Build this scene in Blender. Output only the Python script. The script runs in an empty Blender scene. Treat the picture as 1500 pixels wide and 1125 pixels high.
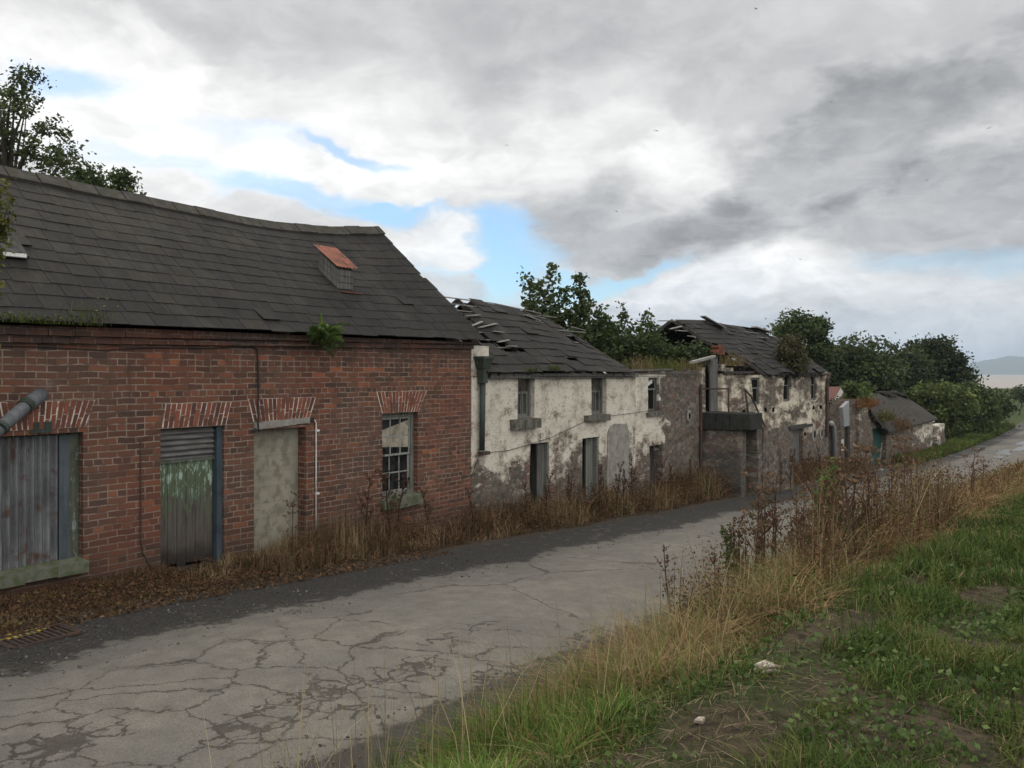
import bpy, math, random
import numpy as np
from mathutils import Vector
S = bpy.context.scene
COL = S.collection
R = math.radians
# ------------------------------------------------------------------ camera / light / exposure
F = 1216.0                 # focal length in photo pixels (1500 wide)
EYE = 2.7
CAMY = -9.76
TH = math.atan2(.582, .813)
CT, ST = math.cos(TH), math.sin(TH)
cam = bpy.data.cameras.new('camera'); co = bpy.data.objects.new('camera', cam); COL.objects.link(co)
co.location = (0, CAMY, EYE)
co.rotation_euler = (R(90), 0, TH - R(90))
cam.sensor_fit = 'HORIZONTAL'; cam.sensor_width = 36; cam.lens = 36 * F / 1500
cam.shift_y = -15.5 / 1500
cam.clip_start = .05; cam.clip_end = 60000
S.camera = co
SUN_AZ, SUN_EL = TH + R(38), R(48)
sl = bpy.data.lights.new('sun', 'SUN'); so = bpy.data.objects.new('sun', sl); COL.objects.link(so)
sl.energy = 1.5; sl.angle = R(20); sl.color = (1, .91, .78)
sd = Vector((math.cos(SUN_AZ) * math.cos(SUN_EL), math.sin(SUN_AZ) * math.cos(SUN_EL), math.sin(SUN_EL)))
so.rotation_euler = sd.to_track_quat('Z', 'Y').to_euler(); so.location = (0, 0, 60)
S.view_settings.view_transform = 'Standard'; S.view_settings.look = 'None'
S.view_settings.exposure = 0.2; S.view_settings.gamma = 1
S.cycles.max_bounces = 5; S.cycles.diffuse_bounces = 3; S.cycles.transparent_max_bounces = 6
S.cycles.caustics_reflective = False; S.cycles.caustics_refractive = False
try: S.cycles.use_denoising = True
except Exception: pass

# ------------------------------------------------------------------ node helper
class V:
    def __init__(s, t, k): s.t, s.k = t, k
    def m(s, op, b=None, c=None): return s.t.math(op, s, b, c)
    def __add__(s, o): return s.m('ADD', o)
    def __radd__(s, o): return s.m('ADD', o)
    def __sub__(s, o): return s.m('SUBTRACT', o)
    def __rsub__(s, o): return s.t.math('SUBTRACT', o, s)
    def __mul__(s, o): return s.m('MULTIPLY', o)
    def __rmul__(s, o): return s.m('MULTIPLY', o)
    def __truediv__(s, o): return s.m('DIVIDE', o)
    def abs(s): return s.m('ABSOLUTE')
    def clamp(s): return s.t.ss(s, 0, 1, 'LINEAR')
class T:
    def __init__(s, tree): s.tr = tree; s.N = tree.nodes; s.L = tree.links
    def put(s, inp, v):
        if isinstance(v, V): s.L.new(v.k, inp)
        elif v is not None:
            if inp.type == 'RGBA' and len(v) == 3: v = (*v, 1)
            inp.default_value = v
    def math(s, op, a, b=None, c=None):
        n = s.N.new('ShaderNodeMath'); n.operation = op
        for i, x in enumerate((a, b, c)):
            if x is not None: s.put(n.inputs[i], x)
        return V(s, n.outputs[0])
    def ss(s, x, a, b, kind='SMOOTHSTEP', lo=0., hi=1.):
        n = s.N.new('ShaderNodeMapRange'); n.interpolation_type = kind; n.clamp = True
        s.put(n.inputs[0], x); s.put(n.inputs[1], a); s.put(n.inputs[2], b); s.put(n.inputs[3], lo); s.put(n.inputs[4], hi)
        return V(s, n.outputs[0])
    def comb(s, x, y, z=0.):
        n = s.N.new('ShaderNodeCombineXYZ')
        for i, q in enumerate((x, y, z)): s.put(n.inputs[i], q)
        return V(s, n.outputs[0])
    def sep(s, v):
        n = s.N.new('ShaderNodeSeparateXYZ'); s.put(n.inputs[0], v)
        return [V(s, o) for o in n.outputs]
    def pos(s):
        n = s.N.new('ShaderNodeNewGeometry'); return V(s, n.outputs['Position'])
    def nrm(s):
        n = s.N.new('ShaderNodeNewGeometry'); return V(s, n.outputs['Normal'])
    def noise(s, v, sc, det=4., ro=.55, di=0., color=False):
        n = s.N.new('ShaderNodeTexNoise'); s.put(n.inputs['Vector'], v)
        n.inputs['Scale'].default_value = sc; n.inputs['Detail'].default_value = det
        n.inputs['Roughness'].default_value = ro; n.inputs['Distortion'].default_value = di
        return V(s, n.outputs['Color' if color else 'Fac'])
    def vor(s, v, sc, feat='DISTANCE_TO_EDGE', rnd=1., out=None):
        n = s.N.new('ShaderNodeTexVoronoi'); n.feature = feat; s.put(n.inputs['Vector'], v)
        n.inputs['Scale'].default_value = sc; n.inputs['Randomness'].default_value = rnd
        return V(s, n.outputs[out or 'Distance'])
    def mix(s, f, a, b, mode='MIX'):
        n = s.N.new('ShaderNodeMix'); n.data_type = 'RGBA'; n.blend_type = mode
        s.put(n.inputs[0], f); s.put(n.inputs[6], a); s.put(n.inputs[7], b)
        return V(s, n.outputs[2])
    def vmul(s, v, k):
        n = s.N.new('ShaderNodeVectorMath'); n.operation = 'MULTIPLY'; s.put(n.inputs[0], v); n.inputs[1].default_value = k
        return V(s, n.outputs[0])
    def vadd(s, a, b):
        n = s.N.new('ShaderNodeVectorMath'); n.operation = 'ADD'; s.put(n.inputs[0], a); s.put(n.inputs[1], b)
        return V(s, n.outputs[0])
    def scale(s, c, f):                      # colour * float
        return s.mix(1., c, s.comb(f, f, f), 'MULTIPLY')
    def attr(s, name='Col'):
        n = s.N.new('ShaderNodeAttribute'); n.attribute_name = name
        return V(s, n.outputs['Color'])
MATS = {}
def mat(name, fn):
    m = bpy.data.materials.new(name); m.use_nodes = True
    t = T(m.node_tree); t.N.clear()
    out = t.N.new('ShaderNodeOutputMaterial')
    d = fn(t)
    if 'shader' in d: t.L.new(d['shader'], out.inputs[0])
    else:
        p = t.N.new('ShaderNodeBsdfPrincipled')
        t.put(p.inputs['Base Color'], d['c']); t.put(p.inputs['Roughness'], d.get('r', .85))
        t.put(p.inputs['Specular IOR Level'], d.get('s', .3)); t.put(p.inputs['Metallic'], d.get('m', 0.))
        if 'h' in d:
            b = t.N.new('ShaderNodeBump'); b.inputs['Strength'].default_value = d.get('bs', .6); b.inputs['Distance'].default_value = d.get('bd', .01)
            t.put(b.inputs['Height'], d['h']); t.L.new(b.outputs[0], p.inputs['Normal'])
        sh = p.outputs[0]
        if d.get('trans'):
            tr = t.N.new('ShaderNodeBsdfTranslucent'); t.put(tr.inputs[0], d['c'])
            mx = t.N.new('ShaderNodeMixShader'); mx.inputs[0].default_value = d['trans']
            t.L.new(sh, mx.inputs[1]); t.L.new(tr.outputs[0], mx.inputs[2]); sh = mx.outputs[0]
        t.L.new(sh, out.inputs[0])
    MATS[name] = m
    return m

# ------------------------------------------------------------------ world: sky and clouds (placed by direction)
def pxdir(px, py):
    a = (px - 750) / F
    return math.atan(a), math.atan2((547 - py) / F, math.sqrt(1 + a * a))
def world():
    w = bpy.data.worlds.new('World'); S.world = w; w.use_nodes = True
    t = T(w.node_tree); t.N.clear()
    out = t.N.new('ShaderNodeOutputWorld'); bg = t.N.new('ShaderNodeBackground')
    bg.inputs['Strength'].default_value = .1
    w.cycles.sampling_method = 'MANUAL'; w.cycles.sample_map_resolution = 512
    t.L.new(bg.outputs[0], out.inputs[0])
    sky = t.N.new('ShaderNodeTexSky'); sky.sky_type = 'NISHITA'; sky.sun_disc = False
    sky.sun_elevation = SUN_EL; sky.sun_rotation = R(90) - SUN_AZ; sky.air_density = 1.0; sky.dust_density = .6
    tc = t.N.new('ShaderNodeTexCoord'); d = V(t, tc.outputs['Generated'])
    x, y, z = t.sep(d)
    az = t.math('ARCTAN2', y, x); A = TH - az
    el = t.math('ARCSINE', z)
    zz = t.math('MAXIMUM', z, 0.) + .16
    pl = t.comb(x / zz, y / zz, .0)
    w1 = t.noise(t.comb(A * 1.0, el * 1.7), 5., 5., .55)
    w2 = t.noise(t.comb(A * 1.0 + 7., el * 1.6 + 3.), 5., 5., .55)
    Aw = A + (w1 - .5) * .24; ew = el + (w2 - .5) * .15
    fine = t.noise(t.comb(A * 1., el * 1.8), 14., 6., .6)
    bn = t.noise(t.comb(Aw * 1. + 2.3, ew * 1.55), 8.5, 5., .55); bil = 1. - (bn * 2. - 1.).abs() * 2.2
    bn2 = t.noise(t.comb(Aw * 1. + 5.3, ew * 1.5 + .7), 3.6, 5., .5); bil2 = 1. - (bn2 * 2. - 1.).abs() * 2.2
    def blob(px, py, rx, ry, rot=0., soft=.55):
        a0, e0 = pxdir(px, py)
        dx = Aw - a0; dy = ew - e0
        c, s_ = math.cos(rot), math.sin(rot)
        u = (dx * c + dy * s_) / (rx / F); v_ = (dy * c - dx * s_) / (ry / F)
        r2 = t.math('SQRT', u * u + v_ * v_)
        return t.ss(r2 + (fine - .5) * .55 - (bil - .65) * .30, 1.0 + soft, 1.0 - soft)
    big = t.noise(pl, 1.15, 6., .58, .3)
    mid = t.noise(t.vadd(pl, (4.1, 2.2, 0.)), 3.0, 6., .6, .4)
    L = .50 + (big - .5) * .26 + (mid - .5) * .10 + (fine - .5) * .20 + (bil - .65) * .16 + (bil2 - .65) * .16
    puffs = t.ss(t.noise(t.vadd(pl, (1.7, 8.2, 0.)), 5.5, 6., .6, .5), .44, .62); L = L + (puffs - .5) * .08
    # grey masses
    for (px, py, rx, ry, rot, k) in [(1200, 40, 560, 130, 0, -.12), (950, 330, 155, 62, 0, -.27), (1190, 250, 270, 66, .42, -.22), (1400, 310, 190, 66, .15, -.22),
                                      (560, 30, 320, 60, -.1, -.10), (90, 0, 200, 25, 0, -.1), (1450, 150, 180, 90, 0, -.10), (760, 290, 120, 34, 0, -.10)]:
        L = L + blob(px, py, rx, ry, rot, .26 if k < -.16 else .55) * k
    for (px, py, rx, ry, rot, k) in [(320, 185, 290, 85, 0, .27), (90, 70, 150, 55, 0, .27), (870, 140, 130, 50, .2, .13), (985, 235, 75, 40, .6, .24), (650, 275, 280, 42, .0, .22),
                                      (1075, 410, 170, 42, 0, .36), (630, 370, 60, 34, 0, .30), (860, 205, 110, 45, 0, .12), (230, 230, 200, 50, 0, .15)]:
        L = L + blob(px, py, rx, ry, rot) * k
    L = L - t.ss(el, .22, .42) * ((bil - .65) * .13 + (bil2 - .65) * .10 + (mid - .5) * .08)
    L = t.ss(L, .0, 1.0, 'LINEAR', .27, 1.04)
    back_fill = t.ss(t.math('COSINE', A), .35, -.5) * t.ss(el, -.1, .25); L = L + back_fill * .75        # unseen sky behind the camera brightened as fill for the facades
    cc = t.mix(t.ss(L, .3, .8), (.96, .97, 1.0), (1.0, .995, .985))
    # pale bluish band of far cloud near the horizon
    hz = t.ss(el + (bil - .65) * .05, .15, .02)
    cc = t.mix(hz * .8, cc, (.84, .94, 1.06))
    lo = .58 + (bil - .6) * .42 + (fine - .5) * .3; L = t.mix(hz * .6, t.comb(L, L, L), t.comb(lo, lo, lo))
    cloud = t.mix(1., cc, L, 'MULTIPLY')
    cloud = t.scale(cloud, 10.)
    # blue gaps
    cov = None
    for (px, py, rx, ry, rot, k) in [(95, 105, 60, 24, .1, .7), (512, 228, 48, 11, -.2, .7), (712, 385, 105, 44, 0, 1.), (570, 330, 120, 17, -.1, .9), (420, 290, 110, 20, -.15, .7), (890, 398, 90, 13, .1, .9), (740, 350, 70, 24, 0, .9), (1410, 378, 110, 22, 0, .45), (300, 262, 120, 14, -.15, .35), (380, 205, 130, 20, -.1, .25), (1490, 385, 60, 22, 0, .5)]:
        b = blob(px, py, rx, ry, rot, .5) * k
        cov = b if cov is None else t.math('MAXIMUM', cov, b)
    puff = blob(622, 368, 72, 36, 0, .35)
    puff2 = blob(650, 418, 45, 9, 0, .4)
    cov = cov * (1 - puff * .95) * (1 - puff2 * .8)
    blue = t.mix(1., V(t, sky.outputs[0]), (.85, 1.10, 1.25), 'MULTIPLY')
    fin = t.mix(cov, cloud, blue)
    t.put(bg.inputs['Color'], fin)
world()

# ------------------------------------------------------------------ pixel <-> place helpers
def ray(px):
    a = (px - 750) / F
    return CT + ST * a, ST - CT * a
def P(px, py, Y=0.):
    dx, dy = ray(px); t = (Y - CAMY) / dy
    return Vector((dx * t, Y, EYE + (547 - py) / F * t))
def U(px, Y=0.): return P(px, 547, Y).x
def Zp(px, py, Y=0.): return P(px, py, Y).z
def D(px, py, depth):
    dx, dy = ray(px); return Vector((dx * depth, CAMY + dy * depth, EYE + (547 - py) / F * depth))
_rs = np.random.RandomState(5).rand(256, 256)
def vn(x, y):
    x = np.asarray(x, float); y = np.asarray(y, float)
    xi = np.floor(x).astype(int); yi = np.floor(y).astype(int); fx = x - xi; fy = y - yi
    fx = fx * fx * (3 - 2 * fx); fy = fy * fy * (3 - 2 * fy)
    g = lambda a, b: _rs[a & 255, b & 255]
    return (g(xi, yi) * (1 - fx) + g(xi + 1, yi) * fx) * (1 - fy) + (g(xi, yi + 1) * (1 - fx) + g(xi + 1, yi + 1) * fx) * fy
def fbm(x, y, o=4):
    s = 0; a = .5; x = np.asarray(x, float); y = np.asarray(y, float)
    for i in range(o): s = s + a * vn(x + 17.3 * i, y + 9.1 * i); x = x * 2.03; y = y * 2.03; a *= .5
    return s / (1 - .5 ** o)
def sst(x, a, b):
    q = np.clip((np.asarray(x, float) - a) / (b - a), 0, 1); return q * q * (3 - 2 * q)
PU = [-9000, -30, 0, 5, 12, 20, 37, 49, 65, 90, 150, 420, 620, 9000]
PZ = [-1.6, -1.9, -2.35, -2.52, -2.95, -3.42, -4.25, -4.95, -5.5, -5.95, -6.35, -6.7, -9, -14]
def prof(u): return np.interp(u, PU, PZ) + EYE
def H(u, v):
    u = np.asarray(u, float); v = np.asarray(v, float)
    bh = np.interp(u, [-20, 0, 5, 12, 25, 40, 60], [.82, .80, .74, .62, .45, .22, .1])
    nz = sst(v, 6.0, 7.0)
    b = sst(v, 6.2, 8.3) * bh
    bump = (fbm(u * .9, v * .9) - .5) * .16 * nz * np.where(u < 80, 1, 0)
    w = (1 - sst(v, .2, 1.25)) * .07 * sst(v, -1, -.2) * np.where(u < 45, 1, 0)
    return prof(u) + b + bump + w
def G(px, py):
    dx, dy = ray(px); t = np.linspace(2.2, 300, 30000)
    z = EYE + (547 - py) / F * t
    g = H(dx * t, -(CAMY + dy * t)); i = np.argmax(z < g)
    return float(dx * t[i]), float(-(CAMY + dy * t[i]))

# ------------------------------------------------------------------ mesh helpers
ROOT = {}
def tag(o, label=None, cat=None, group=None, kind=None):
    if label: o['label'] = label
    if cat: o['category'] = cat
    if group: o['group'] = group
    if kind: o['kind'] = kind
    return o
def thing(name, label, cat, loc=(0, 0, 0), group=None):
    o = bpy.data.objects.new(name, None); COL.objects.link(o); o.location = loc; o.empty_display_size = .2
    ROOT[o.name] = Vector(loc); return tag(o, label, cat, group)
def link(name, me, m, parent=None, loc=None):
    o = bpy.data.objects.new(name, me); COL.objects.link(o)
    if m is not None: me.materials.append(MATS[m] if isinstance(m, str) else m)
    if parent is not None:
        o.parent = parent; ROOT[o.name] = ROOT[parent.name]
    else: ROOT[o.name] = Vector(loc or (0, 0, 0)); o.location = ROOT[o.name]
    return o
def npmesh(name, v, f, m, parent=None, col=None, smooth=False, loc=None):
    """v (n,3) floats, f (k,3 or 4) ints, col per-vertex (n,3)"""
    org = np.array(ROOT[parent.name] if parent is not None else (loc or (0, 0, 0)), float)
    v = np.asarray(v, float) - org; f = np.asarray(f, np.int32); n = f.shape[1]
    me = bpy.data.meshes.new(name)
    me.vertices.add(len(v)); me.vertices.foreach_set('co', v.astype(np.float32).ravel())
    me.loops.add(f.size); me.loops.foreach_set('vertex_index', f.ravel())
    me.polygons.add(len(f)); me.polygons.foreach_set('loop_start', np.arange(0, f.size, n, dtype=np.int32))
    try: me.polygons.foreach_set('loop_total', np.full(len(f), n, np.int32))
    except Exception: pass
    me.update(calc_edges=True)
    if col is not None:
        a = me.color_attributes.new('Col', 'FLOAT_COLOR', 'POINT')
        c = np.ones((len(v), 4), np.float32); c[:, :3] = col; a.data.foreach_set('color', c.ravel())
    if smooth: me.polygons.foreach_set('use_smooth', np.ones(len(f), bool))
    return link(name, me, m, parent, loc)
class MB:
    def __init__(s): s.v = []; s.f = []; s.c = []
    def add(s, v, f, c=(.5, .5, .5)):
        k = len(s.v); s.v += [tuple(p) for p in v]; s.f += [tuple(i + k for i in q) for q in f]; s.c += [c] * len(v)
    def hexa(s, p, c=(.5, .5, .5)):       # 4 bottom, 4 top
        s.add(p, [(3, 2, 1, 0), (4, 5, 6, 7), (0, 1, 5, 4), (1, 2, 6, 5), (2, 3, 7, 6), (3, 0, 4, 7)], c)
    def box(s, x0, x1, y0, y1, z0, z1, c=(.5, .5, .5)):
        s.hexa([(x0, y0, z0), (x1, y0, z0), (x1, y1, z0), (x0, y1, z0), (x0, y0, z1), (x1, y0, z1), (x1, y1, z1), (x0, y1, z1)], c)
    def bar(s, a, b, w, h, c=(.5, .5, .5), up=(0, 0, 1)):
        a = Vector(a); b = Vector(b); d = (b - a).normalized(); sd_ = d.cross(Vector(up))
        if sd_.length < 1e-4: sd_ = d.cross(Vector((0, 1, 0)))
        sd_.normalize(); u_ = sd_.cross(d).normalized(); sd_ *= w / 2; u_ *= h / 2
        s.hexa([a - sd_ - u_, a + sd_ - u_, b + sd_ - u_, b - sd_ - u_, a - sd_ + u_, a + sd_ + u_, b + sd_ + u_, b - sd_ + u_], c)
    def tube(s, pts, r, n=8, c=(.5, .5, .5), cap=True):
        pts = [Vector(p) for p in pts]; rs = r if isinstance(r, (list, tuple)) else [r] * len(pts)
        vs = []; fs = []; prev = None
        for i, p in enumerate(pts):
            d = (pts[min(i + 1, len(pts) - 1)] - pts[max(i - 1, 0)]).normalized()
            ref = Vector((0, 0, 1)) if abs(d.z) < .9 else Vector((1, 0, 0))
            if prev is not None: ref = prev
            x = d.cross(ref); x = x.normalized() if x.length > 1e-5 else d.orthogonal().normalized()
            y = x.cross(d).normalized(); prev = y
            for k in range(n):
                q = 2 * math.pi * k / n; vs.append(p + (x * math.cos(q) + y * math.sin(q)) * rs[i])
        for i in range(len(pts) - 1):
            for k in range(n): fs.append((i * n + k, i * n + (k + 1) % n, (i + 1) * n + (k + 1) % n, (i + 1) * n + k))
        if cap: fs.append(tuple(range(n - 1, -1, -1))); fs.append(tuple(range((len(pts) - 1) * n, len(pts) * n)))
        s.add(vs, fs, c)
    def build(s, name, m, parent=None, smooth=False, loc=None, bevel=0):
        org = ROOT[parent.name] if parent is not None else Vector(loc or (0, 0, 0))
        me = bpy.data.meshes.new(name)
        me.from_pydata([(p[0] - org.x, p[1] - org.y, p[2] - org.z) for p in s.v], [], s.f)
        a = me.color_attributes.new('Col', 'FLOAT_COLOR', 'POINT')
        c = np.ones((len(s.v), 4), np.float32); c[:, :3] = np.array(s.c); a.data.foreach_set('color', c.ravel())
        if smooth: me.polygons.foreach_set('use_smooth', np.ones(len(me.polygons), bool))
        me.update()
        o = link(name, me, m, parent, loc)
        if bevel:
            b = o.modifiers.new('bevel', 'BEVEL'); b.width = bevel; b.segments = 1; b.limit_method = 'ANGLE'
        return o
rnd = random.Random(11)
def rr(a, b): return rnd.uniform(a, b)

# ------------------------------------------------------------------ materials
def wallco(t):
    x, y, z = t.sep(t.pos()); return x, y, z, x + y
def bricktex(t, vec, w=.235, h=.08, mortar=.0095, sq=.5, sqf=5):
    n = t.N.new('ShaderNodeTexBrick'); t.put(n.inputs['Vector'], vec)
    n.inputs['Scale'].default_value = 1; n.inputs['Brick Width'].default_value = w; n.inputs['Row Height'].default_value = h
    n.inputs['Mortar Size'].default_value = mortar; n.inputs['Mortar Smooth'].default_value = .35; n.inputs['Bias'].default_value = 0
    n.squash = sq; n.squash_frequency = sqf; n.offset = .5
    n.inputs['Color1'].default_value = (0, 0, 0, 1); n.inputs['Color2'].default_value = (1, 1, 1, 1); n.inputs['Mortar'].default_value = (.5, .5, .5, 1)
    return V(t, n.outputs['Color']), V(t, n.outputs['Fac'])
def brick_fn(t):
    x, y, z, u = wallco(t); p = t.pos()
    wob = t.noise(p, 2.5, 3.); wob2 = t.noise(p, 14., 3.)
    vec = t.comb(u + (wob2 - .5) * .014, z + (wob - .5) * .045 + (wob2 - .5) * .010)
    c, f = bricktex(t, vec)
    r = t.sep(c)[0]
    big = t.noise(p, .9, 4.); mid = t.noise(p, 5., 5., .6); fin = t.noise(p, 60., 4., .65)
    base = t.mix(t.ss(r, .05, .95), (.086, .047, .033), (.178, .072, .043))
    base = t.mix(t.ss(r, .93, 1.0) * .8, base, (.33, .115, .055))
    base = t.mix(t.ss(r, .1, .0) * .7, base, (.055, .040, .038))
    base = t.mix(t.ss(big, .42, .62) * .55, base, (.115, .074, .056))     # dull dusty areas
    base = t.mix(t.ss(mid, .55, .75) * .45, base, (.090, .062, .050))
    base = t.mix(t.ss(fin, .55, .8) * .4, base, (.22, .12, .09))
    mort = t.mix(t.ss(mid, .42, .62), (.27, .205, .16), (.125, .090, .070))
    col = t.mix(f, base, mort)
    # soot/damp along the top and damp moss at the foot
    top = t.ss(z + (mid - .5) * .6, 2.78, 3.30); col = t.mix(top * .72, col, (.045, .034, .030))
    foot = t.ss(z + (mid - .5) * .9 + .055 * u, 1.35, .45); col = t.mix(foot * .6, col, (.070, .046, .034))
    sk = t.noise(t.comb(u * 3.2, z * .35, 0.), 1., 5., .6); col = t.mix(t.ss(sk, .54, .70) * t.ss(z, 1.0, 3.1) * .6, col, (.052, .040, .034))
    col = t.mix(t.ss(t.noise(p, 2.1, 5., .65), .60, .72) * .35, col, (.30, .25, .21))
    red = t.ss(t.noise(p, .55, 2.), .52, .6); col = t.mix(red * .15, col, (.22, .06, .038))
    wht = t.ss(t.noise(p, 9., 6., .7), .73, .80); col = t.mix(wht * .5, col, (.4, .38, .34))
    return dict(c=col, r=.92, s=.2, h=(1 - f) * 1.0 + fin * .35 + mid * .3, bs=.75, bd=.010)
mat('brick', brick_fn)
def vouss_fn(t):
    x, y, z = t.sep(t.pos()); r, g, b = t.sep(t.attr()); p = t.pos(); n = t.noise(p, 40., 5., .65)
    c = t.mix(r, (.095, .045, .034), (.25, .085, .05)); c = t.mix(t.ss(n, .45, .75) * .5, c, (.08, .055, .045))
    return dict(c=c, r=.92, s=.2, h=n, bs=.5, bd=.006)
mat('voussoir', vouss_fn)
def mort_fn(t):
    n = t.noise(t.pos(), 4., 6., .7); return dict(c=t.mix(t.ss(n, .40, .56), (.15, .11, .09), (.60, .54, .47)), r=.95, s=.1, h=n, bs=.5, bd=.005)
mat('lime_mortar', mort_fn)
def slate_fn(t):
    r, g, b = t.sep(t.attr()); p = t.pos(); x, y, z = t.sep(p)
    n = t.noise(p, 6., 6., .65); n2 = t.noise(p, 17., 5., .75); st = t.noise(t.comb(x * 14., y * 2., z * 2.), 1., 4.); pt = t.noise(p, 1.3, 4., .6)
    c = t.mix(r, (.0115, .0105, .0098), (.028, .026, .024))
    c = t.mix(g, c, (.027, .023, .018)); c = t.mix(t.ss(st, .5, .75) * .3, c, (.055, .053, .050))
    c = t.mix(t.ss(n, .55, .72) * .5, c, (.030, .030, .022)); c = t.mix(t.ss(n2, .69, .75) * .7, c, (.16, .155, .135))
    c = t.mix(t.ss(pt, .50, .66) * .45, c, (.048, .044, .036)); c = t.mix(t.ss(pt, .46, .34) * .4, c, (.012, .011, .010))
    return dict(c=c, r=t.ss(n2, .3, .8, 'LINEAR', .72, .95), s=.2, h=n * .6 + n2 * .4, bs=.45, bd=.006)
mat('slate', slate_fn)
def rubble_core(t, sc=6.6):
    x, y, z, u = wallco(t); p = t.pos()
    wb = t.noise(p, 6., 3., color=True)
    v = t.vadd(t.comb(u, z * 1.75, y * .0), t.vmul(wb, (.12, .10, 0)))
    d = t.vor(v, sc); cell = t.sep(t.vor(v, sc, 'F1', out='Color'))
    n = t.noise(p, 30., 5., .65)
    st = t.mix(cell[0], (.092, .078, .063), (.215, .185, .150)); st = t.mix(t.ss(cell[1], .80, .88) * .7, st, (.15, .078, .055))
    st = t.mix(t.ss(cell[2], .8, .9) * .7, st, (.06, .055, .05))
    st = t.mix(t.ss(n, .5, .75) * .5, st, (.25, .23, .20))
    e = t.ss(d, .015, .07)
    c = t.mix(e, t.mix(n, (.09, .075, .058), (.20, .172, .135)), st)
    return c, e * 1.0 + n * .35, n
def render_fn(bias, ubrown0, ubrown1, tint=(.63, .58, .485), brown_w=1., foot=1., wide=1.):
    def fn(t):
        x, y, z, u = wallco(t); p = t.vmul(t.pos(), (wide, wide, 1.))
        rc, rh, n = rubble_core(t)
        bc, bf = bricktex(t, t.comb(u + (n - .5) * .02, z + (n - .5) * .02), sq=.5, sqf=4)
        br = t.mix(t.sep(bc)[0], (.10, .066, .050), (.19, .098, .070)); br = t.mix(bf, br, (.20, .17, .14))
        n1 = t.noise(p, 1.0, 6., .62, .3); n2 = t.noise(p, 3.4, 6., .65); n3 = t.noise(p, 9.5, 6., .7); n4 = t.noise(p, 27., 4., .7)
        streak = t.noise(t.comb(u * 2.6 * wide, z * .9, 0.), 1., 5., .6)
        under = t.mix(t.ss(t.noise(p, .8, 3.) + (n2 - .5) * .4, .55, .66), rc, br)
        zr = z - t.ss(x, 12., 62., 'LINEAR', -.25, -2.70)            # height above the foot of the wall
        e = (n1 - .5) * 1.1 + (n2 - .5) * .75 + (n3 - .5) * .42 + bias + t.ss(zr, 1.9, .1, 'LINEAR') * .48 * foot + t.ss(x + (n1 - .5) * 3.2, ubrown0, ubrown1) * .62 * brown_w
        m = t.ss(e + (n4 - .5) * .22, .13, .20)
        w = t.mix(t.ss(n2 + (streak - .5) * .5, .42, .72), tint, (.43, .385, .305))
        w = t.mix(t.ss(n1, .53, .68) * .5, w, (.31, .275, .215)); w = t.mix(t.ss(n3, .54, .64) * .6, w, (.26, .22, .17))
        w = t.mix(t.ss(n4 + (n2 - .5) * .5, .57, .66) * .8, w, (.17, .135, .095)); w = t.mix(t.ss(n4, .40, .30) * .5, w, (.72, .68, .58))
        w = t.mix(t.ss(streak, .55, .74) * t.ss(z, 1.2, 2.7) * .5, w, (.16, .14, .11))
        edge = t.ss(e, .02, .14) * (1 - m); w = t.mix(edge * .6, w, (.20, .15, .115))
        und = t.mix(t.ss(n3, .55, .72) * .45, under, (.42, .38, .31))
        c = t.mix(m, w, und)
        c = t.mix(t.ss(zr + (n2 - .5) * .8, .75, .0) * .55, c, (.06, .05, .038))
        return dict(c=c, r=.95, s=.15, h=(1 - m) * .9 + rh * m * .9 + n3 * .35 + n4 * .3, bs=.85, bd=.018)
    return fn
mat('lime_render', render_fn(-.04, 40, 41, wide=.72))
mat('patchy_render', render_fn(-.10, 20.2, 21.6, brown_w=1.3, wide=.6))
mat('decayed_render', render_fn(.16, 60, 61, tint=(.62, .56, .44), wide=.42))
mat('hut_render', render_fn(.06, 60., 52., tint=(.66, .61, .50), foot=.5, brown_w=.35, wide=.4))
mat('rubble', lambda t: (lambda q: dict(c=q[0], r=.95, s=.15, h=q[1], bs=.9, bd=.03))(rubble_core(t, 4.6)))
def dstone_fn(t):
    c, h, n = rubble_core(t, 7.5); p = t.pos()
    c = t.mix(t.ss(t.noise(p, 1.6, 5.), .42, .6) * .65, c, (.075, .075, .066)); c = t.mix(t.ss(n, .6, .75) * .5, c, (.26, .25, .23))
    return dict(c=c, r=.95, s=.15, h=h, bs=.9, bd=.03)
mat('dark_stone', dstone_fn)
def conc(a, b, moss=None, sc=5.):
    def fn(t):
        p = t.pos(); n = t.noise(p, sc, 6., .65, .3); n2 = t.noise(p, 50., 4., .7)
        c = t.mix(t.ss(n, .32, .68), a, b)
        c = t.mix(t.ss(n2, .6, .75) * .4, c, tuple(q * .5 for q in a))
        if moss: c = t.mix(t.ss(t.noise(p, 7., 5.), .45, .62), c, moss)
        return dict(c=c, r=.93, s=.2, h=n * .6 + n2 * .4, bs=.55, bd=.008)
    return fn
mat('cement', conc((.20, .185, .16), (.32, .30, .265)))
mat('blockwork', conc((.235, .215, .165), (.31, .285, .22), (.19, .175, .13), 3.))
mat('mossy_sill', conc((.10, .105, .075), (.16, .16, .12), (.085, .10, .05), 8.))
mat('grey_sill', conc((.10, .092, .08), (.18, .165, .14), (.09, .09, .065), 8.))
mat('black_concrete', conc((.020, .020, .019), (.046, .045, .042), (.030, .033, .024), 5.))
mat('painted_shade', lambda t: dict(c=(.012, .011, .010), r=.95, s=.05))  # near-black colour standing in for shade in openings and interiors
mat('interior', conc((.03, .028, .025), (.05, .046, .04)))
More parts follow.
